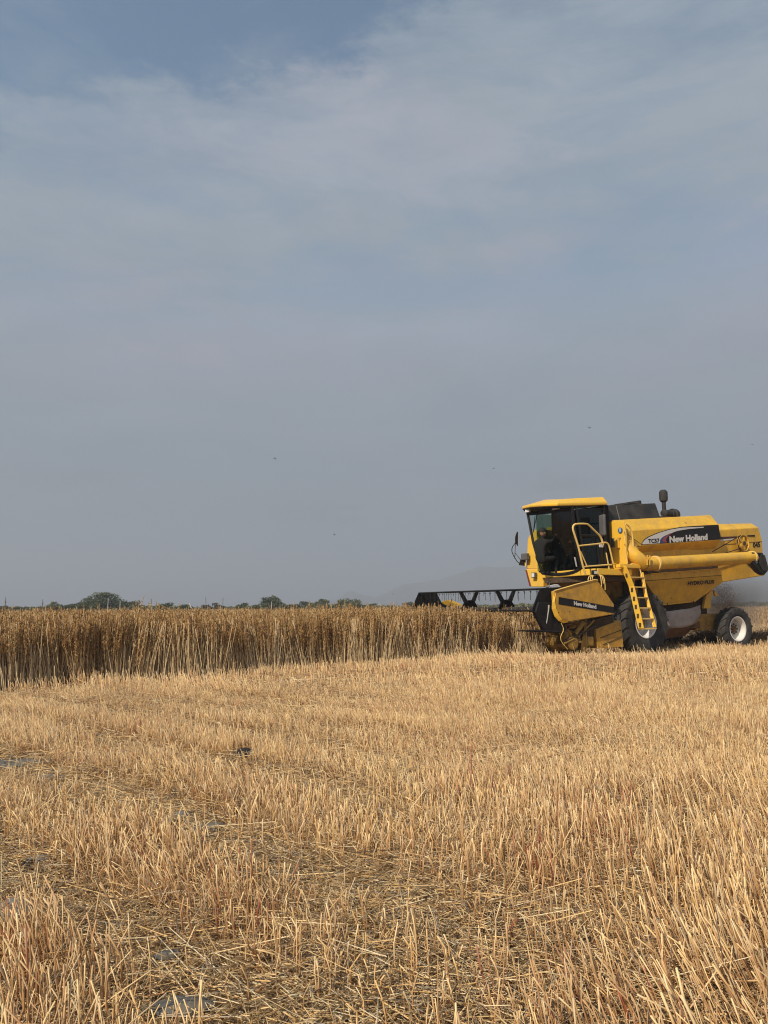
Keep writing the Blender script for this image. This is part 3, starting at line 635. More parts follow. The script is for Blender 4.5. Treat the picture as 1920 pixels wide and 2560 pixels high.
# ---- cab
yN, yF = -1.0, .6
bot = [Q(4, 450, 1180, .6), Q(4, 560, 1200, .32), Q(4, 690, 1205, -.02), Q(4, 830, 1192, -.42), Q(4, 950, 1160, -.78), Q(4, 1030, 1110, -1.0)]
top = [Q(4, 235, 312, .6), Q(4, 370, 300, .32), Q(4, 520, 285, -.02), Q(4, 680, 265, -.42), Q(4, 800, 250, -.78), Q(4, 880, 238, -1.0)]
mb = MB(); rows_ = []
for f in np.linspace(0, 1, 7):
    rows_.append([b_.lerp(t_, f) + Vector((-.05 * sin(pi * f), 0, 0)) for b_, t_ in zip(bot, top)])
mb.loft(rows_, closed=False, caps=False); mb.build('windscreen', glass, R0, smooth=True)
# roof
nf, nb_, ff, fb = Q(4, 670, 208, -1.06), Q(4, 1415, 190, -1.06), Q(4, 148, 252, .66), Q(4, 1415, 190, -1.06) + V3(.02, 1.72, .03)
ntf, ntb, ftf, ftb = Q(4, 690, 122, -.92), Q(4, 1352, 74, -.92), Q(4, 400, 140, .50), Q(4, 1352, 74, -.92) + V3(0, 1.45, .03)
lo = [ff, ff.lerp(nf, .33) + V3(-.09, 0, .015), ff.lerp(nf, .66) + V3(-.10, 0, .01), nf, nf.lerp(nb_, .3) + V3(0, 0, -.0), nb_, fb]
mid = [p + V3(0, 0, .07) for p in lo]
tp = [ftf, ftf.lerp(ntf, .33) + V3(-.03, 0, .03), ftf.lerp(ntf, .66) + V3(-.03, 0, .03), ntf, ntf.lerp(ntb, .35) + V3(0, 0, .02), ntb, ftb]
roof = MB().loft([lo, mid, tp]).build('cab_roof', yel, R0, bevel=.02)
# dark visor under the roof front
vis = [p + V3(.03, .02 if i > 3 else 0, -.004) for i, p in enumerate(lo[:4])] + [top[5] + V3(0, .04, .0), top[3] + V3(.05, 0, 0), top[1] + V3(.05, 0, 0), top[0]]
vs = MB().loft([[p + V3(.02, 0, -.005) for p in lo[:4]] + [lo[4] + V3(0, .02, -.005)], [top[0] + V3(0, 0, 0), top[1], top[3], top[5] + V3(-.02, -.01, 0), Q(4, 1100, 225, -1.0)]], closed=False, caps=False).build('visor', blk, roof, solid=.02)
vb_ = [[q_ + V3(-.03, 0, .06) for q_ in top], [q_.lerp(b2_, .045) + V3(-.035, 0, 0) for q_, b2_ in zip(top, bot)]]
MB().loft(vb_, closed=False, caps=False).build('visor_band', blk, roof, solid=.02)
for (X_, Y_, y_, w_) in ((235, 280, .42, .16), (650, 238, -.62, .24)):
    p = Q(4, X_, Y_, y_); MB().box(p + V3(-.03, -w_ / 2, -.04), p + V3(.03, w_ / 2, .04)).build('roof_lamp', lamp_m, roof, bevel=.01)
# frame: pillars, back wall, door
cabb = MB()
cabb.tube([bot[0] + V3(0, .02, -.03), bot[0].lerp(top[0], .5) + V3(-.05, .02, 0), top[0] + V3(0, .02, .03)], .035, 6)
cabb.build('front_pillar', blk2, R0)
MB().tube([bot[5] + V3(.0, -.01, -.03), bot[5].lerp(top[5], .5) + V3(-.05, -.01, 0), top[5] + V3(0, -.01, .08)], .05, 6).build('front_pillar', blk, R0)
cb = Q(4, 1400, 1080, -1.0); ct = Q(4, 1400, 190, -1.0); cz0, cz1 = cb.z - .05, ct.z - .01
MB().box((ct.x - .07, -1.03, cz0), (ct.x + .03, .62, cz1)).build('rear_wall', interior, R0)
MB().tube([V3(ct.x - .1, -1.0, cz0), V3(ct.x - .1, -1.0, cz1)], .04, 6).build('rear_pillar', blk, R0)
xb = Q(4, 600, 450, .6).x
MB().box((xb, .6, cz0), (ct.x, .64, cz1)).build('side_wall', interior, R0)
MB().box((-1.68, .605, 2.15), (xb, .62, cz1 - .1)).build('side_window', glass, R0)
MB().tube([V3(-1.62, .61, 2.15), V3(xb, .61, 2.15)], .03, 6).build('window_sill', blk, R0)
# bottom gasket
MB().tube([p + V3(-.01, 0, -.03) for p in bot] , .045, 8, smooth=1).build('windscreen_gasket', blk, R0)
# door
door = MB(); dz0 = Q(4, 1060, 1085, -1.02).z; dxa, dxb = bot[5].x + .10, ct.x - .16; tx = top[5].x + .12
door.tube([(dxa, -1.03, dz0), (tx, -1.03, cz1 - .12), (dxb, -1.03, cz1 - .12), (dxb, -1.03, dz0), (dxa, -1.03, dz0)], .028, 6)
door.tube([V3(dxa - .12, -1.03, 2.98), V3(dxb, -1.03, 3.0)], .035, 6)
door.tube([V3(dxb - .27, -1.03, 2.98), V3(dxb - .22, -1.03, dz0)], .022, 6)
dr = door.build('door', blk, R0)
MB().poly([(dxa, -1.02, dz0), (dxb, -1.02, dz0), (dxb, -1.02, cz1 - .12), (tx, -1.02, cz1 - .12)], (0, .008, 0)).build('door_glass', glass, dr)
MB().box((dxb - .22, -1.07, 2.70), (dxb - .08, -1.045, 2.78)).build('door_handle', white, dr, bevel=.01)
strip([Q(4, 918, 962, -1.065), Q(4, 940, 965, -1.065), Q(4, 968, 1108, -1.065), Q(4, 948, 1105, -1.065)], 'sticker', white, .003, dr)
# interior: floor, seat, console, wheel
MB().poly([(p.x + .05, p.y, 2.12) for p in bot] + [(ct.x, yN, 2.12), (ct.x, .6, 2.12)], (0, 0, .03)).build('cab_floor', interior, R0)
st_ = MB(); st_.box((-1.28, -.52, 2.35), (-.82, -.02, 2.6)); st_.box((-.92, -.50, 2.6), (-.78, -.04, 3.28), Matrix.Rotation(.12, 3, 'Y')); st_.box((-1.2, -.4, 2.15), (-.9, -.14, 2.35)); st_.box((-1.3, -.6, 2.68), (-.85, -.53, 2.74)); st_.box((-.9, -.38, 3.26), (-.8, -.16, 3.44))
st_.build('driver_seat', interior, R0, bevel=.04)
sw = MB(); sw.tube([(-1.55, -.27, 2.15), (-1.42, -.27, 2.82)], .045, 8); sw.tube([V3(-1.42 + .2 * cos(a) * .9, -.27 + .2 * sin(a), 2.84 + .2 * cos(a) * .35) for a in np.linspace(0, 2 * pi, 17)], .018, 6)
sw.box((-1.62, -.36, 2.7), (-1.5, -.18, 2.9)); sw.build('steering_column', interior, R0)
MB().box((-1.45, .12, 2.15), (-.85, .5, 2.72)).build('console', interior, R0, bevel=.03)
# wiper
MB().tube([Q(4, 372, 350, .26) + V3(-.07, 0, 0), Q(4, 352, 600, .34) + V3(-.08, 0, 0)], .009, 5).tube([Q(4, 405, 290, .22) + V3(-.06, 0, 0), Q(4, 352, 600, .34) + V3(-.09, 0, 0)], .012, 5).build('wiper', blk, R0)

# ---- platform, railing
MB().loft([[V3(p.x - .02, p.y, z) for p in bot] + [V3(bot[5].x + .02, -1.52, z), V3(-.50, -1.52, z), V3(-.50, .62, z)] for z in (1.985, 2.14)]).build('platform', yel, R0, bevel=.012)
MB().box((-1.55, -1.40, 1.84), (-.45, .5, 1.982)).build('platform_underframe', drk, R0)
rl = MB(); yR = -1.50
rl.tube([Q(4, *p, yR) for p in ((1090, 1225), (1040, 1060), (990, 830), (930, 640), (898, 540), (912, 490), (950, 472), (1110, 470), (1150, 500), (1230, 580), (1300, 645), (1335, 710), (1350, 790))], .024, 8, smooth=1)
rl.tube([Q(4, 985, 798, yR), Q(4, 1310, 765, yR), Q(4, 1385, 745, yR), Q(4, 1415, 757, yR), Q(4, 1440, 800, yR), Q(4, 1470, 930, yR), Q(4, 1500, 1060, yR)], .020, 8, smooth=1)
rl.tube([Q(4, 1070, 1108, yR), Q(4, 1400, 1080, yR), Q(4, 1480, 1078, yR)], .020, 8); rl.tube([Q(4, 1015, 880, yR), Q(4, 1112, 1100, yR)], .016, 8)
rl.tube([Q(4, 1395, 900, yR), Q(4, 1430, 1085, yR), Q(4, 1440, 1150, yR)], .016, 8)
rl.build('handrail', rail, R0, smooth=True)
rl = MB(); rl.tube([Q(1, *p, -1.50) for p in ((1510, 905), (1505, 800), (1490, 600), (1475, 545), (1440, 490), (1412, 482))], .02, 8, smooth=1)
rl.tube([Q(1, *p, -1.50) for p in ((1435, 905), (1420, 800), (1418, 720), (1400, 700), (1412, 560))], .014, 8)
rl.build('handrail', rail, R0, smooth=True)
# small lamp and hoses below the platform
p = Q(1, 1075, 1012, -1.56); w = MB().box(p + V3(-.05, -.03, -.05), p + V3(.07, .05, .06)).build('work_lamp', blk, R0, bevel=.008)
MB().box(p + V3(-.035, -.036, -.03), p + V3(.05, -.031, .04)).build('lens', lamp_m, w)
hs = MB()
for x0, x1, dp in ((1075, 1005, 1100), (1085, 1030, 1090), (1090, 1050, 1085), (1110, 1150, 1170), (1115, 1190, 1200), (1105, 1170, 1130)):
    hs.tube([Q(1, x0, 1035, -1.50), Q(1, (x0 + x1) / 2 + (x1 - x0) * .3, 1045, -1.56), Q(1, x1, (1040 + dp) / 2 + 10, -1.6), Q(1, x1 + 2, dp, -1.6)], .011, 6, smooth=2)
hs.build('hydraulic_hoses', rail, R0)
hs = MB()
for k_ in range(7):
    a = Vector((-1.4 + .09 * k_, -1.2 + .08 * k_, 1.95)); hs.tube([a, a + V3(-.05, -.1, -.35), a + V3(.15, -.05 + .03 * k_, -.7), a + V3(.35, .1, -1.0)], .016, 6, smooth=2)
hs.build('hydraulic_hoses', blk2, R0)

# ---- mirrors
mm = MB(); pm = [Q(1, *q_, y_) for q_, y_ in (((300, 900), 1.35), ((250, 920), 1.42), ((175, 800), 1.5), ((172, 740), 1.5), ((212, 685), 1.5))]
mm.tube(pm, .012, 6, smooth=1); mm.tube([Q(1, 275, 880, 1.36), Q(1, 205, 790, 1.48), Q(1, 205, 860, 1.48)], .010, 6); mm.tube([Q(1, 205, 860, 1.48), Q(1, 212, 690, 1.5)], .010, 6)
mr_ = mm.build('mirror_arm', blk2, R0)
a, b_, c, d = Q(1, 225, 560, 1.5), Q(1, 207, 625, 1.45), Q(1, 232, 720, 1.45), Q(1, 241, 570, 1.5)
MB().poly([Q(1, *q_, 1.5) for q_ in ((232, 562), (241, 568), (240, 715), (234, 722), (222, 700), (207, 690), (209, 620), (222, 580))], (.05, .06, 0)).build('mirror_head', blk2, mr_, bevel=.008)
MB().poly([Q(1, *q_, 1.36) for q_ in ((268, 872), (325, 868), (325, 938), (250, 928))], (.03, .05, 0)).build('bracket_plate', blk2, mr_)
bk = MB().tube([Q(1, 322, 945, 1.33), Q(1, 322, 830, 1.33)], .02, 6).build('lamp_bracket', rail, R0)
p = Q(1, 320, 838, 1.30); MB().box(p + V3(-.07, -.13, -.09), p + V3(.04, .11, .09)).build('lamp_housing', grey, bk, bevel=.015)
p = Q(4, 1340, 497, -1.30); m2 = MB().box(p + V3(-.05, -.14, -.26), p + V3(.03, .11, .27), Matrix.Rotation(radians(-16), 3, 'Z')).build('side_mirror', grey, R0, bevel=.035)
MB().tube([p + V3(.04, 0, .1), V3(ct.x - .1, -1.0, p.z + .1)], .018, 6).build('mirror_bracket', blk, m2)

# ---- far front panels (right side of the machine), yellow
xp = -1.42
fp = MB().poly([QX(1, *q_, xp) for q_ in ((387, 562), (440, 540), (470, 540), (515, 660), (515, 975), (331, 968), (345, 645))], (.8, 0, 0)).build('front_panel', yel, R0, bevel=.02)
fl_ = MB().poly([QX(1, *q_, xp - .02) for q_ in ((327, 972), (517, 976), (516, 1166), (386, 1166))], (.6, 0, 0)).build('front_skirt', yel, R0, bevel=.015)
MB().poly([QX(1, *q_, xp - .022) for q_ in ((326, 980), (338, 985), (384, 1160), (372, 1160))], (.02, .05, 0)).build('red_edge', mat('red_reflector', (.20, .03, .02), .5), fl_)
p = QX(1, 410, 1038, xp - .10); MB().lathe([(-.0, .06), (.03, .075), (.09, .07), (.12, .03)], p, (1, 0, 0), 14).box(p + V3(-.02, -.07, -.07), p + V3(.05, .07, .07)).build('front_lamp', grey, fl_)
MB().box(p + V3(-.028, -.05, -.05), p + V3(-.021, .05, .05)).build('front_lens', lamp_m, fl_)
MB().box((-.62, -.2, 1.9), (-.56, 1.40, QX(4, 480, 530, -.62).z)).build('tank_bulkhead', yel2, R0)
MB().box((-.74, .66, 1.9), (-.63, 1.38, 3.22)).build('side_cover', yel2, R0)

# ---- grain tank
yT = -1.35
tb = Q(2, 0, 590, yT); tf = tb.x
fzb = Q(2, 210, 745, yT).z
S1 = [V3(tf, -1.0, 1.95), V3(tf, yT, 2.3), V3(tf, yT, tb.z), V3(tf, -1.05, Q(2, 0, 470, -1.05).z)]
p_br, p_tr, p_lr, p_ir = Q(2, 1092, 515, yT), Q(2, 1000, 403, -1.05), Q(2, 1117, 690, yT), Q(2, 1020, 835, -1.02)
xl = Q(2, 200, 762, yT).x; zl = Q(2, 200, 762, yT).z
def sect(ps): return ps + [V3(p.x, -p.y, p.z) for p in ps[::-1]]
S1b = [V3(xl, -1.0, Q(2, 230, 905, -1.0).z), V3(xl, yT, zl), V3(xl, yT, tb.z + (p_br.z - tb.z) * (xl - tf) / (p_br.x - tf)), V3(xl, -1.05, S1[3].z + (p_tr.z - S1[3].z) * (xl - tf) / (p_tr.x - tf))]
tank = MB().loft([sect(S1), sect(S1b), sect([p_ir, p_lr, p_br, p_tr])]).build('grain_tank', yel2, R0, bevel=.018)
# front corner panel that catches the sun, badge, cut-out
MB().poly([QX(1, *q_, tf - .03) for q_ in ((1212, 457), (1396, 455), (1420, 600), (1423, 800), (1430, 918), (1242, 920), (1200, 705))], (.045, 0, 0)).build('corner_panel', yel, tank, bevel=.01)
p = QX(1, 1355, 550, tf - .045); MB().lathe([(0, .075), (.012, .075)], p, (1, 0, 0), 24).build('badge', bluebadge, tank)
lf = MB()
for s in (-1, 1):
    for j in range(3): lf.poly([p + V3(-.004, s * .004, -.045 + .03 * j), p + V3(-.004, s * .035, -.012 + .03 * j), p + V3(-.004, s * .03, .004 + .03 * j), p + V3(-.004, s * .004, -.028 + .03 * j)], (.003, 0, 0))
lf.build('leaf_emblem', white, tank)
MB().poly([QX(1, *q_, tf - .036) for q_ in ((1252, 640), (1290, 632), (1296, 735), (1256, 735))], (.006, 0, 0)).build('grey_plate', grey, tank)
MB().poly([QX(1, *q_, tf - .036) for q_ in ((1322, 632), (1362, 630), (1340, 700), (1335, 740))], (.006, 0, 0)).build('slot', drk, tank)
MB().poly([QX(1, *q_, tf - .036) for q_ in ((1398, 565), (1416, 560), (1418, 600), (1400, 610))], (.006, 0, 0)).build('slot', drk, tank)
MB().poly([QX(1, *q_, tf - .10) for q_ in ((1300, 660), (1330, 632), (1335, 742), (1305, 745))], (.07, 0, 0)).build('latch_plate', yel, tank, bevel=.01)
# big decal: black field, white swoosh, blue and red crescents, lettering
yD = yT - .006
dec = strip([Q(5, *q_, yD) for q_ in ((118, 345), (120, 325), (150, 285), (200, 250), (320, 200), (450, 160), (600, 132), (800, 118), (1054, 106), (1086, 286), (600, 318), (125, 351))], 'decal', blk, .004, tank)
yE = yD - .004
strip([Q(5, *q_, yE) for q_ in ((128, 342), (130, 325), (160, 290), (210, 257), (325, 207), (455, 168), (600, 143), (760, 134), (875, 131), (875, 143), (700, 157), (560, 180), (440, 222), (375, 255), (345, 290), (340, 332), (130, 346))], 'white_swoosh', white, .003, dec)
strip([Q(5, *q_, yE) for q_ in ((348, 330), (338, 300), (352, 275), (400, 242), (470, 210), (410, 255), (382, 290), (392, 326))], 'blue_crescent', bluem, .003, dec)
strip([Q(5, *q_, yE - .002) for q_ in ((388, 322), (370, 295), (395, 262), (450, 222), (530, 188), (470, 222), (428, 262), (412, 295), (432, 323))], 'red_crescent', redm, .003, dec)
lettering('TC57', Q(5, 198, 330, yE), Q(5, 334, 321, yE), .105, blk, dec, .004, bold=.03)
lettering('New Holland', Q(5, 458, 322, yE), Q(5, 922, 287, yE), .165, white, dec, .004, bold=.045)
# tank cover on top (black) and hatches
e0, e1 = Q(1, 1215, 448, -.95), Q(2, 425, 440, -.95); t0, t1 = Q(1, 1250, 282, -.75), Q(2, 362, 266, -.75)
ext = MB().loft([sect([V3(e0.x, -.95, e0.z), V3(t0.x - .1, -.75, t0.z - .0)]), sect([V3(e1.x, -.95, e1.z), V3(t1.x, -.75, t1.z)])]).build('tank_cover', blk2, R0, bevel=.02)
MB().tube([Q(1, 1312, 285, -.77), Q(1, 1352, 438, -.97)], .014, 6).build('edge_trim', grey, ext)
h0, h1 = Q(1, 1440, 255, -.6), Q(2, 235, 252, -.6)
MB().box((h0.x, -.6, h0.z - .02), (h0.x + .75, .5, h0.z + .03)).box((h0.x + .55, -.5, h0.z + .035), (h1.x, .4, h1.z + .05)).build('hatch', blk2, ext, bevel=.01)
# exhaust / air intake
ys = -.55; a, b_ = Q(2, 457, 245, ys), Q(2, 457, 95, ys)
stk = MB().lathe([(0, .05), (.0, .055), (Q(2, 460, 345, ys).z * 0 + .55, .055)], V3(a.x, ys, a.z - .50), (0, 0, 1), 14).build('intake_pipe', blk2, R0, smooth=True)
MB().lathe([(-.02, .06), (.02, .105), (.09, .115), (.26, .115), (.29, .105), (.31, .08), (.33, .07)], V3(a.x, ys, a.z - .01), (0, 0, 1), 20).build('pre_cleaner', blk2, stk, smooth=True)
fc = Q(2, 520, 385, ys)
fil = MB().lathe([(-.42, .05), (-.40, .10), (-.05, .11), (-.04, .13), (.10, .13), (.12, .17), (.26, .17), (.28, .12)], fc + V3(0.05, .0, -.02), (1, .25, 0), 22).build('air_filter', blk2, R0, smooth=True)
MB().lathe([(0, .135), (.05, .135)], fc + V3(.17, .02, -.02), (1, .25, 0), 22).build('filter_band', yel2, fil)
MB().box((fc.x - .5, -.75, fc.z - .35), (fc.x + .6, .6, fc.z - .12)).build('engine_deck', drk, R0)

# ---- rear hood
yH = -1.12; hf = p_ir.x - .8
hT = [Q(2, 1105, 575, yH), Q(2, 1555, 547, yH)]
c1 = Q(2, 1102, 515, -.9); c2 = Q(2, 1512, 499, -.9)
c1.x = hT[0].x
def hs_(x, zb, zs, zt): return sect([V3(x, yH, zb), V3(x, yH, zs), V3(x, -.9, zt)])
q3 = Q(2, 1592, 700, yH); q4 = Q(2, 1602, 830, yH); q5 = Q(2, 1622, 1100, yH); lowf = Q(2, 1140, 1178, yH)
sl = (hT[1].z - hT[0].z) / (hT[1].x - hT[0].x); sb = (q5.z - lowf.z) / (q5.x - lowf.x)
x0_ = hf; zf = lambda x: hT[0].z + sl * (x - hT[0].x); zb_ = lambda x: lowf.z + sb * (x - lowf.x); zt_ = lambda x: c1.z + (c2.z - c1.z) * (x - c1.x) / (c2.x - c1.x)
hood = MB().loft([hs_(x0_, zb_(x0_), zf(x0_), zt_(x0_)), hs_(hT[1].x - .02, zb_(hT[1].x), zf(hT[1].x), zt_(hT[1].x) - .0), hs_(q3.x, zb_(q3.x), q3.z, q3.z + .06)]).build('straw_hood', yel2, R0, bevel=.02)
MB().loft([hs_(q3.x - .3, zb_(q3.x - .3), q4.z, q4.z + .02), hs_(q5.x, q5.z, q5.z + .30, q5.z + .32)]).build('rear_chute', yel2, R0, bevel=.015)
strip([Q(2, 1112, 655, yH - .01), Q(2, 1300, 648, yH - .01), Q(2, 1300, 664, yH - .01), Q(2, 1112, 684, yH - .01)], 'stripe', mat('maroon_stripe', (.07, .022, .025), .5), .003, hood)
strip([Q(2, 1112, 688, yH - .01), Q(2, 1270, 672, yH - .01), Q(2, 1270, 684, yH - .01), Q(2, 1112, 706, yH - .01)], 'stripe', white, .003, hood)
strip([Q(2, 1420, 637, yH - .01), Q(2, 1508, 632, yH - .01), Q(2, 1508, 652, yH - .01), Q(2, 1420, 650, yH - .01)], 'stripe', blk, .003, hood)
strip([Q(2, 1150, 742, yH - .006), Q(2, 1590, 706, yH - .006), Q(2, 1590, 711, yH - .006), Q(2, 1150, 748, yH - .006)], 'seam', drk, .003, hood)
lettering('045', Q(2, 1485, 778, yH), Q(2, 1568, 768, yH), .145, blk, hood, .006, bold=.035)
# drive pulley with belt
pc = Q(2, 1368, 728, -1.25); pr = (Q(2, 1368, 640, -1.25) - Q(2, 1368, 822, -1.25)).z / 2
pu = MB().lathe([(-.04, pr), (-.025, pr * .96), (-.0, pr * .97), (.02, pr * .96), (.035, pr), (.035, pr * .8), (.0, pr * .78), (0, pr * .3), (-.03, pr * .28), (-.03, .03), (-.05, .03), (-.05, .001)], pc, (0, 1, 0), 36, False)
for k_ in range(5): a = 2 * pi * k_ / 5 + .3; pu.box(pc + V3(-.035, -.03, pr * .28), pc + V3(.035, -.005, pr * .8), Matrix.Rotation(a, 3, 'Y'), pc)
pul = pu.build('pulley', yel2, R0)
MB().lathe([(-.07, .05), (.02, .05)], pc, (0, 1, 0), 14).build('pulley_hub', drk, pul)
bl_ = MB(); e_ = Q(2, 1020, 826, -1.25)
bl_.tube([pc + V3(-pr * .5, 0, pr * .9), e_ + V3(0, 0, .0)], .013, 5); bl_.tube([pc + V3(pr * cos(a), 0, pr * sin(a)) * 1.0 for a in np.linspace(.6 * pi, 1.35 * pi, 9)], .018, 5); bl_.tube([pc + V3(-pr * .65, .0, -pr * .72), e_ + V3(.1, 0, -.12)], .013, 5)
bl_.build('drive_belt', blk, R0)
MB().box((pc.x + .28, -1.17, pc.z - .28), (pc.x + .33, -1.12, pc.z + .12)).build('guard_strip', rail, hood)

# ---- dark band and lower side panel
LPy = -1.38
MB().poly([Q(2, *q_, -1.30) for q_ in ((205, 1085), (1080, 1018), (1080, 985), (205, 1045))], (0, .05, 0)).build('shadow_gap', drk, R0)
xA, xB = Q(2, 205, 1090, -1.2).x, Q(2, 1130, 1020, -1.2).x
MB().box((tf + .1, -1.15, 1.9), (p_ir.x, 1.15, 2.75)).build('body_side', yel2, R0, bevel=.01)
LPt = lambda Y_: LPy + .32 * max(0, min(1, (Y_ - 1130) / 290))
lp = MB().poly([Q(2, *q_, LPy) for q_ in ((215, 1092), (1122, 1018), (1128, 1096), (240, 1160))], (0, .12, 0)).poly([Q(2, 240, 1162, LPy), Q(2, 1128, 1098, LPy), Q(2, 1140, 1178, -1.32), Q(2, 822, 1402, -1.08), Q(2, 455, 1442, -1.06), Q(2, 330, 1300, -1.20)], (0, .10, 0)).build('side_panel', yel2, R0, bevel=.012)
MB().poly([Q(2, *q_, LPy - .004) for q_ in ((240, 1160), (1128, 1096), (1128, 1100), (240, 1165))], (0, .003, 0)).build('panel_seam', drk, lp)
MB().poly([Q(2, *q_, LPy - .004) for q_ in ((455, 1442),)] * 0 + [Q(2, 455, 1444, -1.065), Q(2, 822, 1404, -1.085), Q(2, 820, 1396, -1.095), Q(2, 452, 1434, -1.075)], (0, .003, 0)).build('panel_lip', yel, lp)
lettering('HYDRO PLUS', Q(2, 730, 1213, -1.36), Q(2, 1040, 1190, -1.36), .095, blk, lp, .006, shear=.15, bold=.045)
MB().box((.0, -.80, .85), (3.0, .8, 2.0)).build('chassis', drk, R0)
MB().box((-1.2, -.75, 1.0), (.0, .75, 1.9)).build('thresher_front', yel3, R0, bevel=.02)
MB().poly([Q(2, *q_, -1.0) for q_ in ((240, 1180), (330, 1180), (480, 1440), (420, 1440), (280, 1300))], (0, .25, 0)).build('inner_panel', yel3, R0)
for A, B in (((5, 600), (205, 745)), ((150, 768), (205, 760)), ((700, 485), (720, 505))): MB().tube([Q(2, *A, yT - .002), Q(2, *B, yT - .002)], .007, 4).build('panel_seam', drk, tank)
for X_, Y_ in ((540, 1358), (500, 1428), (800, 1400)): MB().lathe([(0, .022), (.01, .018)], Q(2, X_, Y_, -1.13), (0, -1, 0), 8).build('panel_bolt', drk, lp)
for X_ in (300, 470, 640, 810, 980): MB().lathe([(0, .012), (.01, .010)], Q(2, X_, 1105 - (X_ - 300) * .072, LPy), (0, -1, 0), 8).build('panel_bolt', drk, lp)
# canvas skirt and pan under it
cp = [Q(2, *q_, -1.12) for q_ in ((470, 1512), (560, 1508), (650, 1492), (760, 1480), (890, 1442))]
cq = [Q(2, *q_, -1.06) for q_ in ((478, 1712), (570, 1706), (660, 1700), (750, 1686), (850, 1640))]
mb = MB(); rws = []
for f in np.linspace(0, 1, 7):
    rws.append([a.lerp(b_, f) + V3(0, .035 * sin(7 * f + i * 1.9) + .02 * sin(i * 3.1), 0) for i, (a, b_) in enumerate(zip(cp, cq))])
mb.loft(rws, closed=False, caps=False).build('canvas_skirt', canv, R0, smooth=True, solid=.012)
mb = MB(); mb.poly([Q(2, 470, 1715, -1.05), Q(2, 800, 1688, -1.05), Q(2, 860, 1640, -.7), Q(2, 700, 1800, -.6), Q(2, 480, 1825, -.8)], (0, .6, .05)); mb.build('sieve_pan', soil_br, R0)
MB().box((.9, -.95, .62), (2.7, .9, .80)).build('cleaning_shoe', soil_br, R0)
# rear supports and axle
MB().poly([Q(2, *q_, -1.0) for q_ in ((945, 1330), (1022, 1260), (1000, 1475), (920, 1480))], (0, .08, 0)).build('rear_bracket', yel2, R0, bevel=.01)
MB().poly([Q(2, *q_, -.95) for q_ in ((1042, 1270), (1095, 1340), (1060, 1335), (1045, 1320))], (0, .06, 0)).build('deflector_arm', yel2, R0)
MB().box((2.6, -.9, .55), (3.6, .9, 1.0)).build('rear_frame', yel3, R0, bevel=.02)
MB().box((2.5, -.75, 1.0), (3.3, .8, 1.75)).build('rear_body', drk, R0, bevel=.02)
rwx, rwz = Q(7, 1300, 553, -1.3).x, Q(7, 1300, 553, -1.3).z
ra = MB(); ra.box((rwx - .09, -.95, rwz - .02), (rwx + .09, .95, rwz + .16)); ra.tube([(rwx - .25, -.9, rwz), (rwx - .25, .9, rwz)], .03, 6); ra.build('rear_axle', yel3, R0)
MB().box((-.16, -.95, .66), (.16, .95, .98)).build('front_axle', yel3, R0)

# ---- wheels
def wheel(cx, cy, cz, R, Wd, rr, side, steer=0., lugs=20, m_r=rimw, hub=rust, lname='wheel'):
    w = empty('wheel', (cx, cy, cz), steer, parent=R0)
    s = side   # -1 near, +1 far: outer face direction
    hw = Wd / 2
    prof = [(-hw * .72, rr), (-hw * .93, rr + (R - rr) * .18), (-hw * 1.0, rr + (R - rr) * .5), (-hw * .93, R * .93), (-hw * .78, R * .955), (0, R * .965), (hw * .78, R * .955), (hw * .93, R * .93), (hw, rr + (R - rr) * .5), (hw * .93, rr + (R - rr) * .18), (hw * .72, rr)]
    t_ = MB().lathe([(d, r) for d, r in prof] , (0, 0, 0), (0, 1, 0), 56, False)
    for k in range(lugs):
        for sd in (-1, 1):
            a = 2 * pi * (k + (.5 if sd > 0 else 0)) / lugs; rings = []
            for j, f in enumerate(np.linspace(0, 1, 5)):
                yy = sd * hw * (.04 + .97 * f); aa = a - .17 * f * 1.3 * (20 / lugs); r1 = R * (1.0 if f < .85 else .975); r0 = R * (.95 if f < .85 else .86); tw = .030 * (20 / lugs) + .012 * f
                P_ = lambda an, r: V3(r * cos(an), yy, r * sin(an))
                rings.append([P_(aa - tw, r0), P_(aa - tw * .65, r1), P_(aa + tw * .65, r1), P_(aa + tw, r0)])
            t_.loft(rings)
    t_.build('tyre', rub, w, smooth=True)
    ro = s * hw
    # white barrel ring, recessed grey dish
    rim = MB().lathe([(ro * .80, rr * 1.03), (ro * .84, rr * 1.035), (ro * .86, rr * 1.0), (ro * .80, rr * .93), (ro * .30, rr * .86), (ro * -.10, rr * .84), (ro * -.14, rr * .80)], (0, 0, 0), (0, 1, 0), 48, False)
    rim.build('rim', m_r, w, smooth=True)
    MB().lathe([(ro * -.14, rr * .90), (ro * -.06, rr * .80), (ro * .02, rr * .55), (ro * .04, rr * .40), (ro * .04, rr * .30), (ro * .04, .002)], (0, 0, 0), (0, 1, 0), 40, False).build('rim_disc', rimg, w, smooth=True)
    MB().lathe([(ro * .02, rr * .26), (ro * .22, rr * .24), (ro * .28, rr * .16), (ro * .30, .002)], (0, 0, 0), (0, 1, 0), 20).build('hub', hub, w)
    for k in range(8): a = 2 * pi * k / 8; bt = MB().lathe([(ro * .03, rr * .085), (ro * .16, rr * .085)], (rr * .38 * cos(a), 0, rr * .38 * sin(a)), (0, 1, 0), 6); bt.build('wheel_bolt', drk, w)
    return w
wheel(0, -1.24, .80, .81, .52, .37, -1)
wheel(0, 1.24, .80, .81, .52, .37, 1)
wheel(rwx, -1.14, rwz + .01, .60, .36, .335, -1, radians(-2), 18)
wheel(rwx, 1.14, rwz + .01, .60, .36, .335, 1, radians(-2), 18)

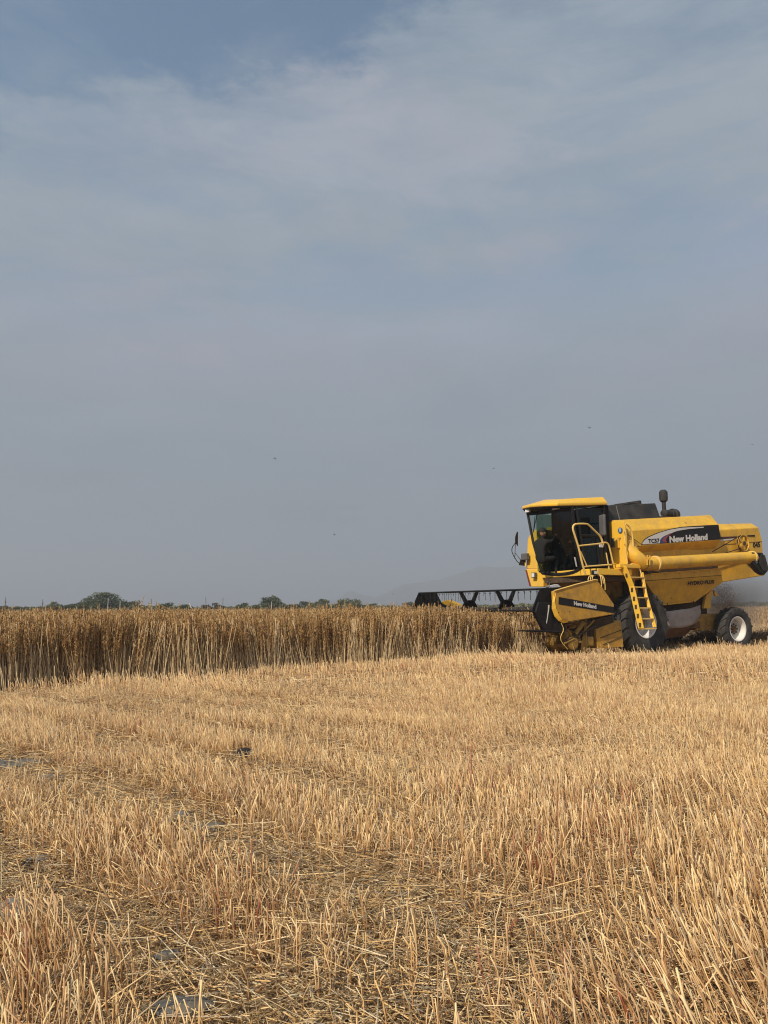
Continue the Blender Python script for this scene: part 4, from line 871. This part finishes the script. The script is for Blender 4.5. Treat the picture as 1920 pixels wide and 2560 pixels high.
# ---- unloading tube
yU = -1.56
a, b_ = Q(2, 360, 962, yU), Q(2, 1472, 893, yU); dU = (b_ - a).normalized(); rU = (Q(2, 360, 885, yU) - Q(2, 360, 1040, yU)).z / 2
rE = (Q(2, 1470, 825, yU) - Q(2, 1470, 960, yU)).z / 2
ut = MB().tube([a - dU * .42, a, b_], [rU * .97, rU * .97, rE], 28).build('unloading_tube', yel2, R0, smooth=True)
MB().tube([a - dU * .03, a + dU * .03], rU * 1.16, 28).build('tube_flange', rail, ut, smooth=False)
MB().tube([b_ - dU * .03, b_ + dU * .03], rE * 1.12, 24).build('tube_flange', rail, ut)
el = Q(2, 215, 930, yU)
MB().tube([a - dU * .40, el + V3(-.10, .0, .02), el + V3(-.22, .12, .16), el + V3(-.22, .30, .42)], [rU * .97, rU * 1.12, rU * 1.15, rU * 1.05], 20, smooth=1).build('tube_elbow', yel2, ut, smooth=True)
MB().tube([el + V3(-.06, -rU - .02, -.12), el + V3(-.05, -rU - .03, .13)], .02, 6).tube([el + V3(.02, -rU - .02, -.12), el + V3(.05, -rU - .02, .12)], .02, 6).build('elbow_ribs', yel2, ut)
sp_ = MB().loft([[Q(2, 1476, 832, yU - rE * .8), Q(2, 1476, 960, yU - rE * .8), Q(2, 1476, 960, yU) + V3(0, rE, 0), Q(2, 1476, 832, yU) + V3(0, rE, 0)],
                 [Q(2, 1600, 838, yU - rE * .7), Q(2, 1560, 1060, yU - rE * .8), Q(2, 1560, 1060, yU) + V3(0, rE, 0), Q(2, 1600, 838, yU) + V3(0, rE, 0)],
                 [Q(2, 1658, 1050, yU - rE * .7), Q(2, 1618, 1095, yU - rE * .7), Q(2, 1618, 1095, yU) + V3(0, rE, 0), Q(2, 1658, 1050, yU) + V3(0, rE, 0)]]).build('spout', blk, ut, bevel=.02)
MB().poly([Q(2, *q_, yU - rE * .95) for q_ in ((1590, 850), (1625, 870), (1660, 1000), (1662, 1045), (1600, 1040), (1560, 960), (1565, 890))], (0, .02, 0)).build('spout_flap', blk2, ut)
MB().poly([Q(2, *q_, yU - rE * .92) for q_ in ((1478, 870), (1492, 870), (1545, 945), (1530, 968))], (0, .02, 0)).build('spout_strap', grey, ut)

# ---- ladder (hangs from the platform, foot swung out)
lad = MB()
tL, bL, tR, bR = Q(6, 945, 65, -1.56), Q(6, 1150, 838, -1.95), Q(6, 1090, 45, -1.56), Q(6, 1352, 820, -1.95)
kx = Q(6, 1035, 325, -1.70)
def stringer(pts, wd, name):
    """plank seen from the front: pts run down, width wd in y"""
    m = MB()
    for A, B in zip(pts, pts[1:]):
        m.loft([[A + V3(-.012, -wd / 2, 0), A + V3(.012, -wd / 2, 0), A + V3(.012, wd / 2, 0), A + V3(-.012, wd / 2, 0)], [B + V3(-.012, -wd / 2, 0), B + V3(.012, -wd / 2, 0), B + V3(.012, wd / 2, 0), B + V3(-.012, wd / 2, 0)]])
    return m
# local ladder axes: front stringer x from tL..bL
fx = [Q(6, 968, 70, -1.60), Q(6, 1068, 320, -1.72), Q(6, 1185, 835, -1.97)]
rx = [Q(6, 1190, 150, -1.56), Q(6, 1240, 420, -1.72), Q(6, 1350, 815, -1.97)]
xf_ = sum(p.x for p in fx) / 3
ld = stringer(fx, .17, 's').build('ladder_stringer', yel, R0, bevel=.004)
st2 = stringer(rx, .10, 's'); st2.build('ladder_stringer', yel, R0, bevel=.004)
rh = MB().tube([Q(6, *p, y_) for p, y_ in (((1055, 55), -1.56), ((1085, 42), -1.56), ((1130, 60), -1.56), ((1170, 110), -1.58), ((1195, 200), -1.62), ((1225, 330), -1.70), ((1270, 520), -1.80), ((1320, 750), -1.92), ((1335, 820), -1.97))], .016, 6, smooth=1)
rh.build('ladder_rail', rail, R0)
for k_, Yc in enumerate((370, 480, 580, 690, 800)):       # cut-outs in the front stringer
    f = (Yc - 70) / 770; c = fx[0].lerp(fx[1], f / .33) if f < .33 else fx[1].lerp(fx[2], (f - .33) / .67)
    MB().box(c + V3(-.0165, -.035, -.055), c + V3(-.0125, .035, .055)).build('step_slot', drk, ld)
sl_ = [fx[0].lerp(fx[1], .45)]
MB().box(fx[0].lerp(fx[1], .42) + V3(-.0165, -.03, -.06), fx[0].lerp(fx[1], .42) + V3(-.0125, .03, .06)).build('step_slot', drk, ld)
for Yc in (205, 325, 452, 580, 712, 832):
    f = (Yc - 70) / 770; A = fx[0].lerp(fx[1], f / .33) if f < .33 else fx[1].lerp(fx[2], (f - .33) / .67)
    f2 = (Yc - 150) / 665; B = rx[0].lerp(rx[1], max(f2, 0) / .4) if f2 < .4 else rx[1].lerp(rx[2], (f2 - .4) / .6)
    A = V3(A.x, A.y, (A.z + B.z) / 2); B = V3(B.x, B.y, A.z)
    stp = MB().loft([[A + V3(.01, -.07, 0), A + V3(.01, .09, 0), A + V3(.01, .09, -.03), A + V3(.01, -.07, -.03)], [B + V3(-.01, -.06, 0), B + V3(-.01, .09, 0), B + V3(-.01, .09, -.03), B + V3(-.01, -.06, -.03)]]).build('ladder_step', rail, R0)
    if Yc < 800:
        mid_ = A.lerp(B, .62); MB().poly([mid_ + V3(-.12, .10, -.03), mid_ + V3(.05, .10, -.03), mid_ + V3(.02, .10, -.19), mid_ + V3(-.08, .10, -.19)], (0, .01, 0)).build('step_bracket', yel3, stp)
MB().box(tL + V3(-.1, -.05, -.06), Q(6, 1120, 60, -1.5) + V3(.05, .12, -.0)).build('ladder_hinge', yel, R0, bevel=.01)

# ---- feeder house
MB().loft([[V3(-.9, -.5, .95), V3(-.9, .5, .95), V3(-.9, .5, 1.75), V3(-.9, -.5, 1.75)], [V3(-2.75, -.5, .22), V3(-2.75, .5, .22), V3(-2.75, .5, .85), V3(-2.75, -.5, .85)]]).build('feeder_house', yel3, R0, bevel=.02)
for s in (-1, 1): MB().tube([(-.6, .62 * s, .75), (-1.5, .62 * s, .5)], .05, 8).tube([(-1.5, .62 * s, .5), (-2.3, .62 * s, .35)], .03, 8).build('lift_cylinder', drk, R0)

# ---- header
yh0, yh1 = -2.12, 2.98
pan = MB(); sec_ = [(-2.72, .98), (-2.70, .98), (-2.70, .30), (-2.95, .12), (-3.62, .10), (-3.62, .085), (-2.93, .10), (-2.72, .28)]
pan.loft([[V3(x, yh0, z) for x, z in sec_], [V3(x, yh1, z) for x, z in sec_]]).build('header_trough', yel3, R0)
MB().tube([(-2.71, yh0, 1.0), (-2.71, yh1, 1.0)], .05, 8).build('header_top_beam', blk2, R0)
au = MB().tube([(-3.12, yh0, .42), (-3.12, yh1, .42)], .15, 14)
k2 = 64
fl2_ = []
for sgn, ya, yb in ((1, yh0 + .02, .15), (-1, yh1 - .02, .45)):
    inn, out = [], []
    for i in range(k2 + 1):
        a = sgn * 2 * pi * i / k2 * 4.5; y_ = ya + (yb - ya) * i / k2
        inn.append(V3(-3.12 + .15 * cos(a), y_, .42 + .15 * sin(a))); out.append(V3(-3.12 + .29 * cos(a), y_, .42 + .29 * sin(a)))
    au.loft([inn, out], closed=False, caps=False)
au.build('auger', yel3, R0)
cbm = MB().box((-3.68, yh0, .08), (-3.6, yh1, .12))
for i in range(60): y_ = yh0 + .04 + i * (yh1 - yh0 - .08) / 59; cbm.poly([(-3.66, y_ - .02, .1), (-3.66, y_ + .02, .1), (-3.80, y_, .095)], (0, 0, .012))
cbm.build('cutter_bar', blk2, R0)
# end sheets and dividers
yS = -2.25
esn = [Q(1, *q_, -2.17) for q_ in ((470, 1330), (612, 1340), (640, 1480), (735, 1560), (760, 1640), (700, 1668), (545, 1652), (490, 1560), (435, 1440))]
MB().poly(esn, (0, .06, 0)).build('end_sheet', blk, R0, bevel=.01)
MB().poly([(p.x, 3.0, p.z) for p in esn], (0, .06, 0)).build('end_sheet', blk, R0, bevel=.01)
for X_, Y_, r_, m3 in ((760, 1700, .16, yel3), (850, 1740, .11, rust), (905, 1600, .09, yel3), (1010, 1560, .10, drk), (740, 1600, .07, rust), (960, 1690, .06, rust)):
    MB().lathe([(-.04, r_), (-.03, r_), (-.03, r_ * .7), (-.01, r_ * .65), (-.05, r_ * .2), (-.06, .001)], Q(1, X_, Y_, -2.04), (0, 1, 0), 18, False).build('drive_sprocket', m3, R0)
for A, B, r_ in (((720, 1590), (1000, 1540), .018), ((790, 1760), (1010, 1600), .014), ((700, 1680), (900, 1560), .012), ((640, 1560), (760, 1770), .02)):
    MB().tube([Q(1, *A, -2.08), Q(1, *B, -2.08)], r_, 6).build('linkage_bar', rust, R0)
MB().poly([Q(1, *q_, -2.03) for q_ in ((730, 1790), (860, 1760), (880, 1820), (740, 1830))], (0, .3, .02)).build('skid_shoe', yel3, R0)
dv = MB().tube([Q(3, 1345, 466, -2.17), Q(3, 1200, 458, -2.17), Q(3, 1080, 455, -2.17), Q(3, 975, 455, -2.19)], [.035, .014], 6).build('divider_rod', blk, R0)
MB().tube([(-3.9, 3.03, .25), (-4.4, 3.03, .5), (-4.8, 3.03, .58)], [.04, .015], 6).build('divider_rod', blk, R0)
MB().tube([Q(1, 578, 1365, -2.24), Q(1, 574, 1420, -2.24), Q(1, 552, 1565, -2.24)], [.020, .014, .008], 7).build('lift_rod', rimg, R0)
# shields
sh = [(124, 380), (400, 300), (615, 246), (650, 252), (668, 268), (855, 540), (858, 662), (560, 712), (292, 755), (222, 722), (178, 660), (152, 590), (130, 500)]
shp = [Q(6, *q_, yS) for q_ in sh]
so = MB().poly(shp, (0, .10, 0)).build('belt_shield', yelg, R0, bevel=.015, label='large yellow belt shield with a black lettered stripe')
lip = MB(); lp_ = [Q(6, *q_, yS + .03) for q_ in ((124, 382), (98, 520), (96, 600), (130, 690), (175, 740), (228, 768))]; lq_ = [Q(6, *q_, yS + .0) for q_ in ((150, 385), (130, 500), (148, 595), (178, 665), (220, 725), (290, 757))]
lip.loft([lp_, lq_], closed=False, caps=False).build('shield_lip', yel, so, solid=.02)
lipt = MB().tube([p + V3(0, -.005, .008) for p in shp[:4]], .016, 6).build('shield_rim', rail, so)
sd_ = strip([Q(6, *q_, yS - .006) for q_ in ((182, 450), (178, 540), (857, 648), (857, 575))], 'decal_strip', blk, .004, so)
lettering('New Holland', Q(6, 365, 548, yS - .01), Q(6, 638, 594, yS - .01), .088, white, sd_, .003, bold=.045)
for X_, Y_ in ((315, 627), (732, 487), (745, 670), (180, 640)):
    p = Q(6, X_, Y_, yS - .004); MB().lathe([(0, .013), (.008, .013)], p, (0, 1, 0), 8).build('shield_bolt', drk, so)
MB().poly([Q(3, *q_, 3.05) for q_ in ((470, 240), (518, 258), (520, 272), (475, 268))], (.1, .12, 0)).build('far_trim', white, R0)
MB().poly([Q(3, *q_, 3.05) for q_ in ((345, 215), (385, 198), (470, 232), (515, 262), (510, 275), (350, 275))], (.25, .12, 0)).build('far_cover', yel2, R0, bevel=.01)
# machinery below the shield
gb = MB().poly([Q(6, *q_, -2.05) for q_ in ((632, 850), (800, 785), (938, 738), (955, 880), (972, 1062), (650, 1080))], (0, .5, 0)).build('gear_cover', yelg, R0, bevel=.012)
for A, B in (((690, 950), (955, 850)), ((725, 1030), (960, 930))): MB().tube([Q(6, *A, -2.056), Q(6, *B, -2.056)], .008, 5).build('cover_crease', drk, gb)
MB().box(Q(6, 492, 1060, -2.1), Q(6, 610, 930, -2.1) + V3(0, .25, 0)).build('knife_drive', yel3, R0, bevel=.03)
for A, B, r_, mm_ in (((610, 735), (415, 940), .022, yel3), ((560, 740), (330, 960), .022, drk), ((640, 800), (250, 1000), .030, drk), ((360, 960), (240, 1020), .035, yel3), ((480, 760), (380, 900), .05, yel3), ((240, 790), (260, 860), .04, drk)):
    MB().tube([Q(6, *A, -2.1), Q(6, *B, -2.1)], r_, 8).build('linkage_bar', mm_, R0)
MB().poly([Q(6, *q_, -2.05) for q_ in ((300, 760), (470, 740), (430, 830), (330, 840))], (0, .06, 0)).build('inner_shield', yel3, R0, bevel=.01)
MB().poly([Q(6, *q_, -1.98) for q_ in ((235, 760), (640, 730), (850, 680), (850, 760), (640, 860), (640, 960), (420, 1010), (300, 1050), (240, 960))], (0, .06, 0)).build('header_side', drk, R0)
MB().tube([Q(6, 210, 770, -2.3), Q(6, 245, 850, -2.3), Q(6, 200, 930, -2.3), Q(6, 210, 1000, -2.3), Q(6, 290, 1090, -2.3)], .008, 5, smooth=1).build('loose_cable', rail, R0)
# reel
RX, RZ, RR_ = -3.66, 1.165, .53
ry0, ry1 = -2.04, 2.92
HX = [V3(RX + RR_ * cos(a), 0, RZ + RR_ * sin(a)) for a in [radians(62 + 60 * k) for k in range(6)]]
MB().tube([(RX, ry0, RZ), (RX, ry1, RZ)], .065, 10).build('reel_shaft', blk2, R0)
for y_ in (ry0, ry1):
    pl_ = MB().poly([h_ * 1.0 + V3(0, y_, 0) + (h_ - V3(RX, 0, RZ)) * .05 for h_ in HX], (0, .03, 0)).build('reel_end_plate', blk, R0)
    MB().lathe([(-.05, .11), (.06, .11)], (RX, y_, RZ), (0, 1, 0), 16).build('end_hub', blk2, pl_)
for px_ in (1152, 1243):
    y_ = onX((px_, 1474), RX - .27).y
    sp = MB().lathe([(-.02, .24), (.02, .24), (.02, .13), (-.02, .13), (-.02, .239)], (RX, y_, RZ), (0, 1, 0), 24)
    for h_ in HX:
        c = V3(RX, 0, RZ); d_ = (h_ - c).normalized(); n2 = V3(-d_.z, 0, d_.x) * .042; A = c + d_ * .20 + V3(0, y_, 0); B = h_ + V3(0, y_, 0)
        sp.loft([[A - n2 * 1.3 + V3(0, -.02, 0), A + n2 * 1.3 + V3(0, -.02, 0), A + n2 * 1.3 + V3(0, .02, 0), A - n2 * 1.3 + V3(0, .02, 0)], [B - n2 + V3(0, -.02, 0), B + n2 + V3(0, -.02, 0), B + n2 + V3(0, .02, 0), B - n2 + V3(0, .02, 0)]])
    sp.build('reel_spider', blk, R0)
rest = MB()
for k_, h_ in enumerate(HX):
    br = MB().tube([h_ + V3(0, ry0 - .03, 0), h_ + V3(0, ry1 + .03, 0)], .024, 8).build('tine_bar', blk, R0)
    for i in range(23):
        y_ = ry0 + .12 + i * (ry1 - ry0 - .24) / 22 + random.uniform(-.012, .012)
        tm = MB() if k_ in (0, 1) else rest
        p = h_ + V3(0, y_, -.02); sw_ = random.uniform(-.03, .03); ln_ = random.uniform(.19, .26) if random.random() > .12 else .1
        tm.tube([p + V3(.0, 0, .02), p + V3(-.02, .0, -.035), p + V3(.02, .012, -.05), p + V3(.012, .006, -.02), p + V3(-.01 + sw_ * .3, .0, -.09), p + V3(-.005 + sw_, sw_ * .8, -ln_)], .0048, 4)
        if k_ in (0, 1): tm.build('tine', blk2, br)
tag(rest.build('tine_row', blk2, R0), kind='stuff')
# reel arms
for y_ in (-2.11, 2.99):
    MB().tube([(-2.62, y_, 1.12), (-3.2, y_, 1.30), (RX, y_, RZ)], .04, 8).build('reel_arm', blk, R0)
MB().poly([Q(3, *q_, -1.9) for q_ in ((1225, 85), (1310, 68), (1335, 90), (1240, 98))], (0, .1, 0)).build('reel_drive_cover', white, R0)
MB().tube([Q(3, 1222, 48, -1.95), Q(3, 1240, 58, -1.95), Q(3, 1236, 90, -1.95)], .012, 5).build('hook', grey, R0)

# ---- people in the cab
def person(name, joints, edges, rad, cloth, label, loc_=(0, 0, 0), extras=None):
    """skin-modifier body: joints dict of points, edges, radii"""
    names = list(joints); me = bpy.data.meshes.new(name); me.from_pydata([joints[k] for k in names], [(names.index(a), names.index(b)) for a, b in edges], [])
    o = bpy.data.objects.new(name, me); COL.objects.link(o)
    sk = o.modifiers.new('skin', 'SKIN'); sk.use_smooth_shade = True; sb_ = o.modifiers.new('sub', 'SUBSURF'); sb_.levels = 1; sb_.render_levels = 2
    lay = me.skin_vertices[0] if me.skin_vertices else None
    if lay is None:
        bm = bmesh.new(); bm.from_mesh(me); bm.verts.layers.skin.verify(); bm.to_mesh(me); bm.free(); lay = me.skin_vertices[0]
    for i, k in enumerate(names):
        r = rad.get(k, rad.get(k.rstrip('0123456789'), .05)); lay.data[i].radius = r if isinstance(r, tuple) else (r, r); lay.data[i].use_root = (k == 'pelvis')
    me.materials.append(cloth); o.location = loc_; return tag(o, label, 'person')
def figure(px_, face, pelvis, label, cloth, lean=.0, reach=None, cap=False, hand_m=skin):
    """seated figure; face = +1 looks to the rear (+x), -1 looks ahead"""
    f = face; P = Vector(pelvis); J = {}
    J['pelvis'] = P; J['belly'] = P + V3(.02 * f + lean * .3, 0, .18); J['chest'] = P + V3(.03 * f + lean * .7, 0, .38); J['neck'] = P + V3(.04 * f + lean, 0, .53); J['skull'] = P + V3(.07 * f + lean, 0, .60)
    E_ = [('pelvis', 'belly'), ('belly', 'chest'), ('chest', 'neck'), ('neck', 'skull')]
    for s, n_ in ((-1, 'l'), (1, 'r')):
        J['shoulder' + n_] = J['chest'] + V3(0, .19 * s, .07); el_ = J['shoulder' + n_] + V3(.10 * f, .04 * s, -.26); hd_ = el_ + V3(.24 * f, -.05 * s, .02)
        if reach and n_ == 'l': el_ = J['shoulder' + n_].lerp(Vector(reach), .5) + V3(0, .03 * s, -.07); hd_ = Vector(reach)
        J['elbow' + n_] = el_; J['wrist' + n_] = hd_
        J['palm' + n_] = hd_ + (hd_ - el_).normalized() * .06
        E_ += [('chest', 'shoulder' + n_), ('shoulder' + n_, 'elbow' + n_), ('elbow' + n_, 'wrist' + n_), ('wrist' + n_, 'palm' + n_)]
        J['hip' + n_] = P + V3(.03 * f, .10 * s, -.02); J['knee' + n_] = P + V3(.44 * f, .13 * s, .04); J['ankle' + n_] = P + V3(.40 * f, .13 * s, -.38); J['toe' + n_] = P + V3(.56 * f, .14 * s, -.43)
        E_ += [('pelvis', 'hip' + n_), ('hip' + n_, 'knee' + n_), ('knee' + n_, 'ankle' + n_), ('ankle' + n_, 'toe' + n_)]
    rad = {'pelvis': (.15, .12), 'belly': (.14, .11), 'chest': (.16, .12), 'neck': .058, 'skull': .06}
    for n_ in 'lr': rad.update({'shoulder' + n_: .075, 'elbow' + n_: .048, 'wrist' + n_: .032, 'palm' + n_: .034, 'hip' + n_: .10, 'knee' + n_: .07, 'ankle' + n_: .045, 'toe' + n_: .045})
    o = person('person', J, E_, rad, cloth, label)
    # head with face, ears
    hc = J['skull'] + V3(.015 * f, 0, .10); h = MB()
    bmesh.ops.create_icosphere(h.bm, subdivisions=3, radius=1)
    for v in h.bm.verts:
        c = v.co.copy(); jaw = max(0, -c.z); fx_ = c.x * f
        v.co = hc + Vector((c.x * .098 * (1 - .12 * jaw) + f * .012 * jaw, c.y * .076 * (1 - .30 * jaw), c.z * .118))
        if fx_ > .75 and abs(c.y) < .22 and -.35 < c.z < .15: v.co.x += f * .022 * (1 - abs(c.y) / .22)
        if fx_ > .6 and .1 < c.z < .3 and .2 < abs(c.y) < .5: v.co.x -= f * .008
    for s in (-1, 1): h.lathe([(0, .03), (.012, .026)], hc + V3(-.005 * f, .072 * s, -.01), (0, s, 0), 8)
    h.build('head', skin, o, smooth=True)
    for s in (-1, 1): MB().lathe([(0, .011), (.006, .008)], hc + V3(f * .083, .03 * s, .015), (f, 0, 0), 8).build('eye', blk, o)
    MB().box(hc + V3(f * .082, -.024, -.058), hc + V3(f * .092, .024, -.049)).build('mouth', redm, o)
    hr = MB(); bmesh.ops.create_icosphere(hr.bm, subdivisions=2, radius=1)
    for v in list(hr.bm.verts):
        if v.co.z < -.05 or (v.co.x * f > .62 and v.co.z < .45): hr.bm.verts.remove(v)
        else: v.co = hc + Vector((v.co.x * .108, v.co.y * .086, v.co.z * .13 + .003))
    hr.build('hair' if not cap else 'cap', hairm if not cap else capm, o, solid=.006)
    if cap: MB().loft([[hc + V3(f * .07, -.07, .04), hc + V3(f * .095, 0, .06), hc + V3(f * .07, .07, .04)], [hc + V3(f * .15, -.065, .035), hc + V3(f * .19, 0, .05), hc + V3(f * .15, .065, .035)]], closed=False, caps=False).build('cap_brim', capm, o, solid=.008)
    # hands: palm and five fingers
    for n_ in 'lr':
        a_, b2 = J['wrist' + n_], J['palm' + n_]; d_ = (b2 - a_).normalized(); sd2 = d_.cross(V3(0, 0, 1)).normalized(); hm = MB()
        hm.tube([a_, a_ + d_ * .03, b2 + d_ * .02], [.026, .037], 8)
        for q_ in range(4):
            r_ = b2 + sd2 * (q_ - 1.5) * .018 + d_ * .015; l_ = (.065, .075, .07, .055)[q_]; hm.tube([r_, r_ + d_ * l_ * .5 + V3(0, 0, -.008), r_ + d_ * l_ * .8 + V3(0, 0, -.035)], [.009, .007], 6)
        r_ = a_ + d_ * .03 + sd2 * -.03; hm.tube([r_, r_ + d_ * .03 - sd2 * .02, r_ + d_ * .055 - sd2 * .02 + V3(0, 0, -.012)], [.011, .009], 6)
        hm.build('hand', hand_m, o, smooth=True)
    o.location = O; o.rotation_euler = (0, 0, YAW)
    return o
hp = Q(4, 452, 600, .18)
figure(None, 1, (hp.x - .09, .18, hp.z - .70), 'person in a black peaked cap sitting at the cab front, facing the driver', cloth_g, .02, Q(4, 630, 660, -.05), True)
figure(None, -1, (-1.02, -.27, 2.66), 'driver in dark clothes on the cab seat behind the steering column', cloth_d, -.05)

# ---- chaff blowing out behind, dust
n = 9000
c0 = Q(2, 1120, 1200, .0); cc = []
f = RNG.uniform(0, 1, n) ** .8
cx = c0.x + .05 - f * .12 + RNG.normal(0, .14 + .14 * f, n); cy = RNG.uniform(-.7, .7, n); cx = cx + cy * .87; cz = 1.85 - f * 1.75 + RNG.normal(0, .05, n)
s2 = RNG.uniform(.004, .013, (n, 1)); u = RNG.normal(0, 1, (n, 3)); u /= np.linalg.norm(u, axis=1, keepdims=True); v = np.cross(u, RNG.normal(0, 1, (n, 3))); v /= np.linalg.norm(v, axis=1, keepdims=True)
c = np.stack([cx, cy, np.clip(cz, .05, 2)], -1); c = O[None] + c[:, :1] * AX[None] + c[:, 1:2] * AN[None] + c[:, 2:3] * np.array([[0, 0, 1.]])
Vc = np.stack([c - u * s2 * 1.8, c - v * s2 * .5, c + u * s2 * 1.8, c + v * s2 * .5], 1).reshape(-1, 3)
tag(npmesh('falling_chaff', Vc, np.arange(len(Vc)).reshape(-1, 4), m_scrap, {'rnd': np.repeat(RNG.uniform(0, .9, n), 4)}), 'brown chaff and straw bits falling behind the harvester', 'chaff', kind='stuff')
n = 26000
lx = RNG.uniform(3.9, 16, n); wv = vnoise(lx, lx * 0, 51, 1.2); ly = .1 + RNG.normal(0, .48, n); hh = .42 * np.exp(-((ly - .1) / .62) ** 2) * (.75 + .5 * wv); lz = hh * RNG.uniform(.25, 1.05, n) + .02
wx = O[0] + lx * AX[0] + ly * AN[0]; wy = O[1] + lx * AX[1] + ly * AN[1]; an = RNG.uniform(0, pi, n); ll = RNG.exponential(.07, n).clip(.02, .3); tl = RNG.normal(0, .5, n)
P = np.stack([np.stack([wx - np.cos(an) * ll, wy - np.sin(an) * ll, lz - tl * ll], -1), np.stack([wx + np.cos(an) * ll, wy + np.sin(an) * ll, lz + tl * ll], -1)], 1); P[:, :, 2] = P[:, :, 2].clip(.01)
V, Fs, A = merge([sticks(P, .0055 * RNG.uniform(.5, 1.4, n), 3, RNG.uniform(0, 1, n))])
m_wind = attr_mat('windrow_straw', [(0., (.12, .065, .03)), (.4, (.26, .15, .065)), (.7, (.40, .25, .12)), (.9, (.16, .09, .045)), (1., (.5, .36, .18))], .85)
tag(npmesh('straw_windrow', V, Fs, m_wind, A), 'low brown ridge of threshed straw left on the ground behind the harvester', 'straw', kind='stuff')
def volume_mat(name, col, dens, noise_=None):
    m = bpy.data.materials.new(name); m.use_nodes = True; t = m.node_tree; t.nodes.clear()
    v = t.nodes.new('ShaderNodeVolumePrincipled'); v.inputs['Color'].default_value = (*col, 1); v.inputs['Density'].default_value = dens; v.inputs['Anisotropy'].default_value = .1
    o_ = t.nodes.new('ShaderNodeOutputMaterial'); t.links.new(v.outputs[0], o_.inputs['Volume'])
    if noise_:
        tcn = t.nodes.new('ShaderNodeTexCoord'); ln = t.nodes.new('ShaderNodeVectorMath'); ln.operation = 'LENGTH'; t.links.new(tcn.outputs['Object'], ln.inputs[0])
        nz = t.nodes.new('ShaderNodeTexNoise'); nz.inputs['Scale'].default_value = noise_; nz.inputs['Detail'].default_value = 4; t.links.new(tcn.outputs['Object'], nz.inputs[0])
        fa = t.nodes.new('ShaderNodeMapRange'); fa.interpolation_type = 'SMOOTHSTEP'; fa.inputs[1].default_value = 1.; fa.inputs[2].default_value = .25; fa.inputs[3].default_value = 0; fa.inputs[4].default_value = 1
        t.links.new(ln.outputs['Value'], fa.inputs[0])
        nr = t.nodes.new('ShaderNodeMapRange'); nr.inputs[1].default_value = .38; nr.inputs[2].default_value = .68; t.links.new(nz.outputs[0], nr.inputs[0])
        a = t.nodes.new('ShaderNodeMath'); a.operation = 'MULTIPLY'; t.links.new(fa.outputs[0], a.inputs[0]); t.links.new(nr.outputs[0], a.inputs[1])
        b = t.nodes.new('ShaderNodeMath'); b.operation = 'MULTIPLY'; b.inputs[1].default_value = dens; t.links.new(a.outputs[0], b.inputs[0]); t.links.new(b.outputs[0], v.inputs['Density'])
    return m
def dust(name, lc, sc, dens, label, ns, col=(.86, .82, .76)):
    bm = bmesh.new(); bmesh.ops.create_icosphere(bm, subdivisions=3, radius=1); me = bpy.data.meshes.new(name); bm.to_mesh(me); bm.free(); me.materials.append(volume_mat(name, col, dens, ns))
    o = bpy.data.objects.new(name, me); COL.objects.link(o); p = O + AX * lc[0] + AN * lc[1]; o.location = (p[0], p[1], lc[2]); o.scale = sc; o.rotation_euler = (0, 0, YAW)
    return tag(o, label, 'dust', kind='stuff')
dust('dust_cloud', (5.4, .6, 1.3), (3.0, 2.2, 1.5), .9, 'pale dust drifting behind the rear of the harvester', 1.4)
dust('chaff_cloud', (c0.x, .0, 1.15), (.55, .9, 1.0), 2.6, 'brown dusty chaff cloud under the rear hood of the harvester', 2.0, (.66, .50, .36))
# the air: one closed even volume round the camera and the whole scene
me = bpy.data.meshes.new('haze'); hb = MB().box((-3900, -250, -3.5), (3900, 3950, 185)); hb.bm.to_mesh(me); hb.bm.free(); me.materials.append(volume_mat('haze', (.54, .63, .75), .0010))
hz = bpy.data.objects.new('haze', me); COL.objects.link(hz); tag(hz, 'thin grey dusty air over the whole field', 'haze', kind='stuff')
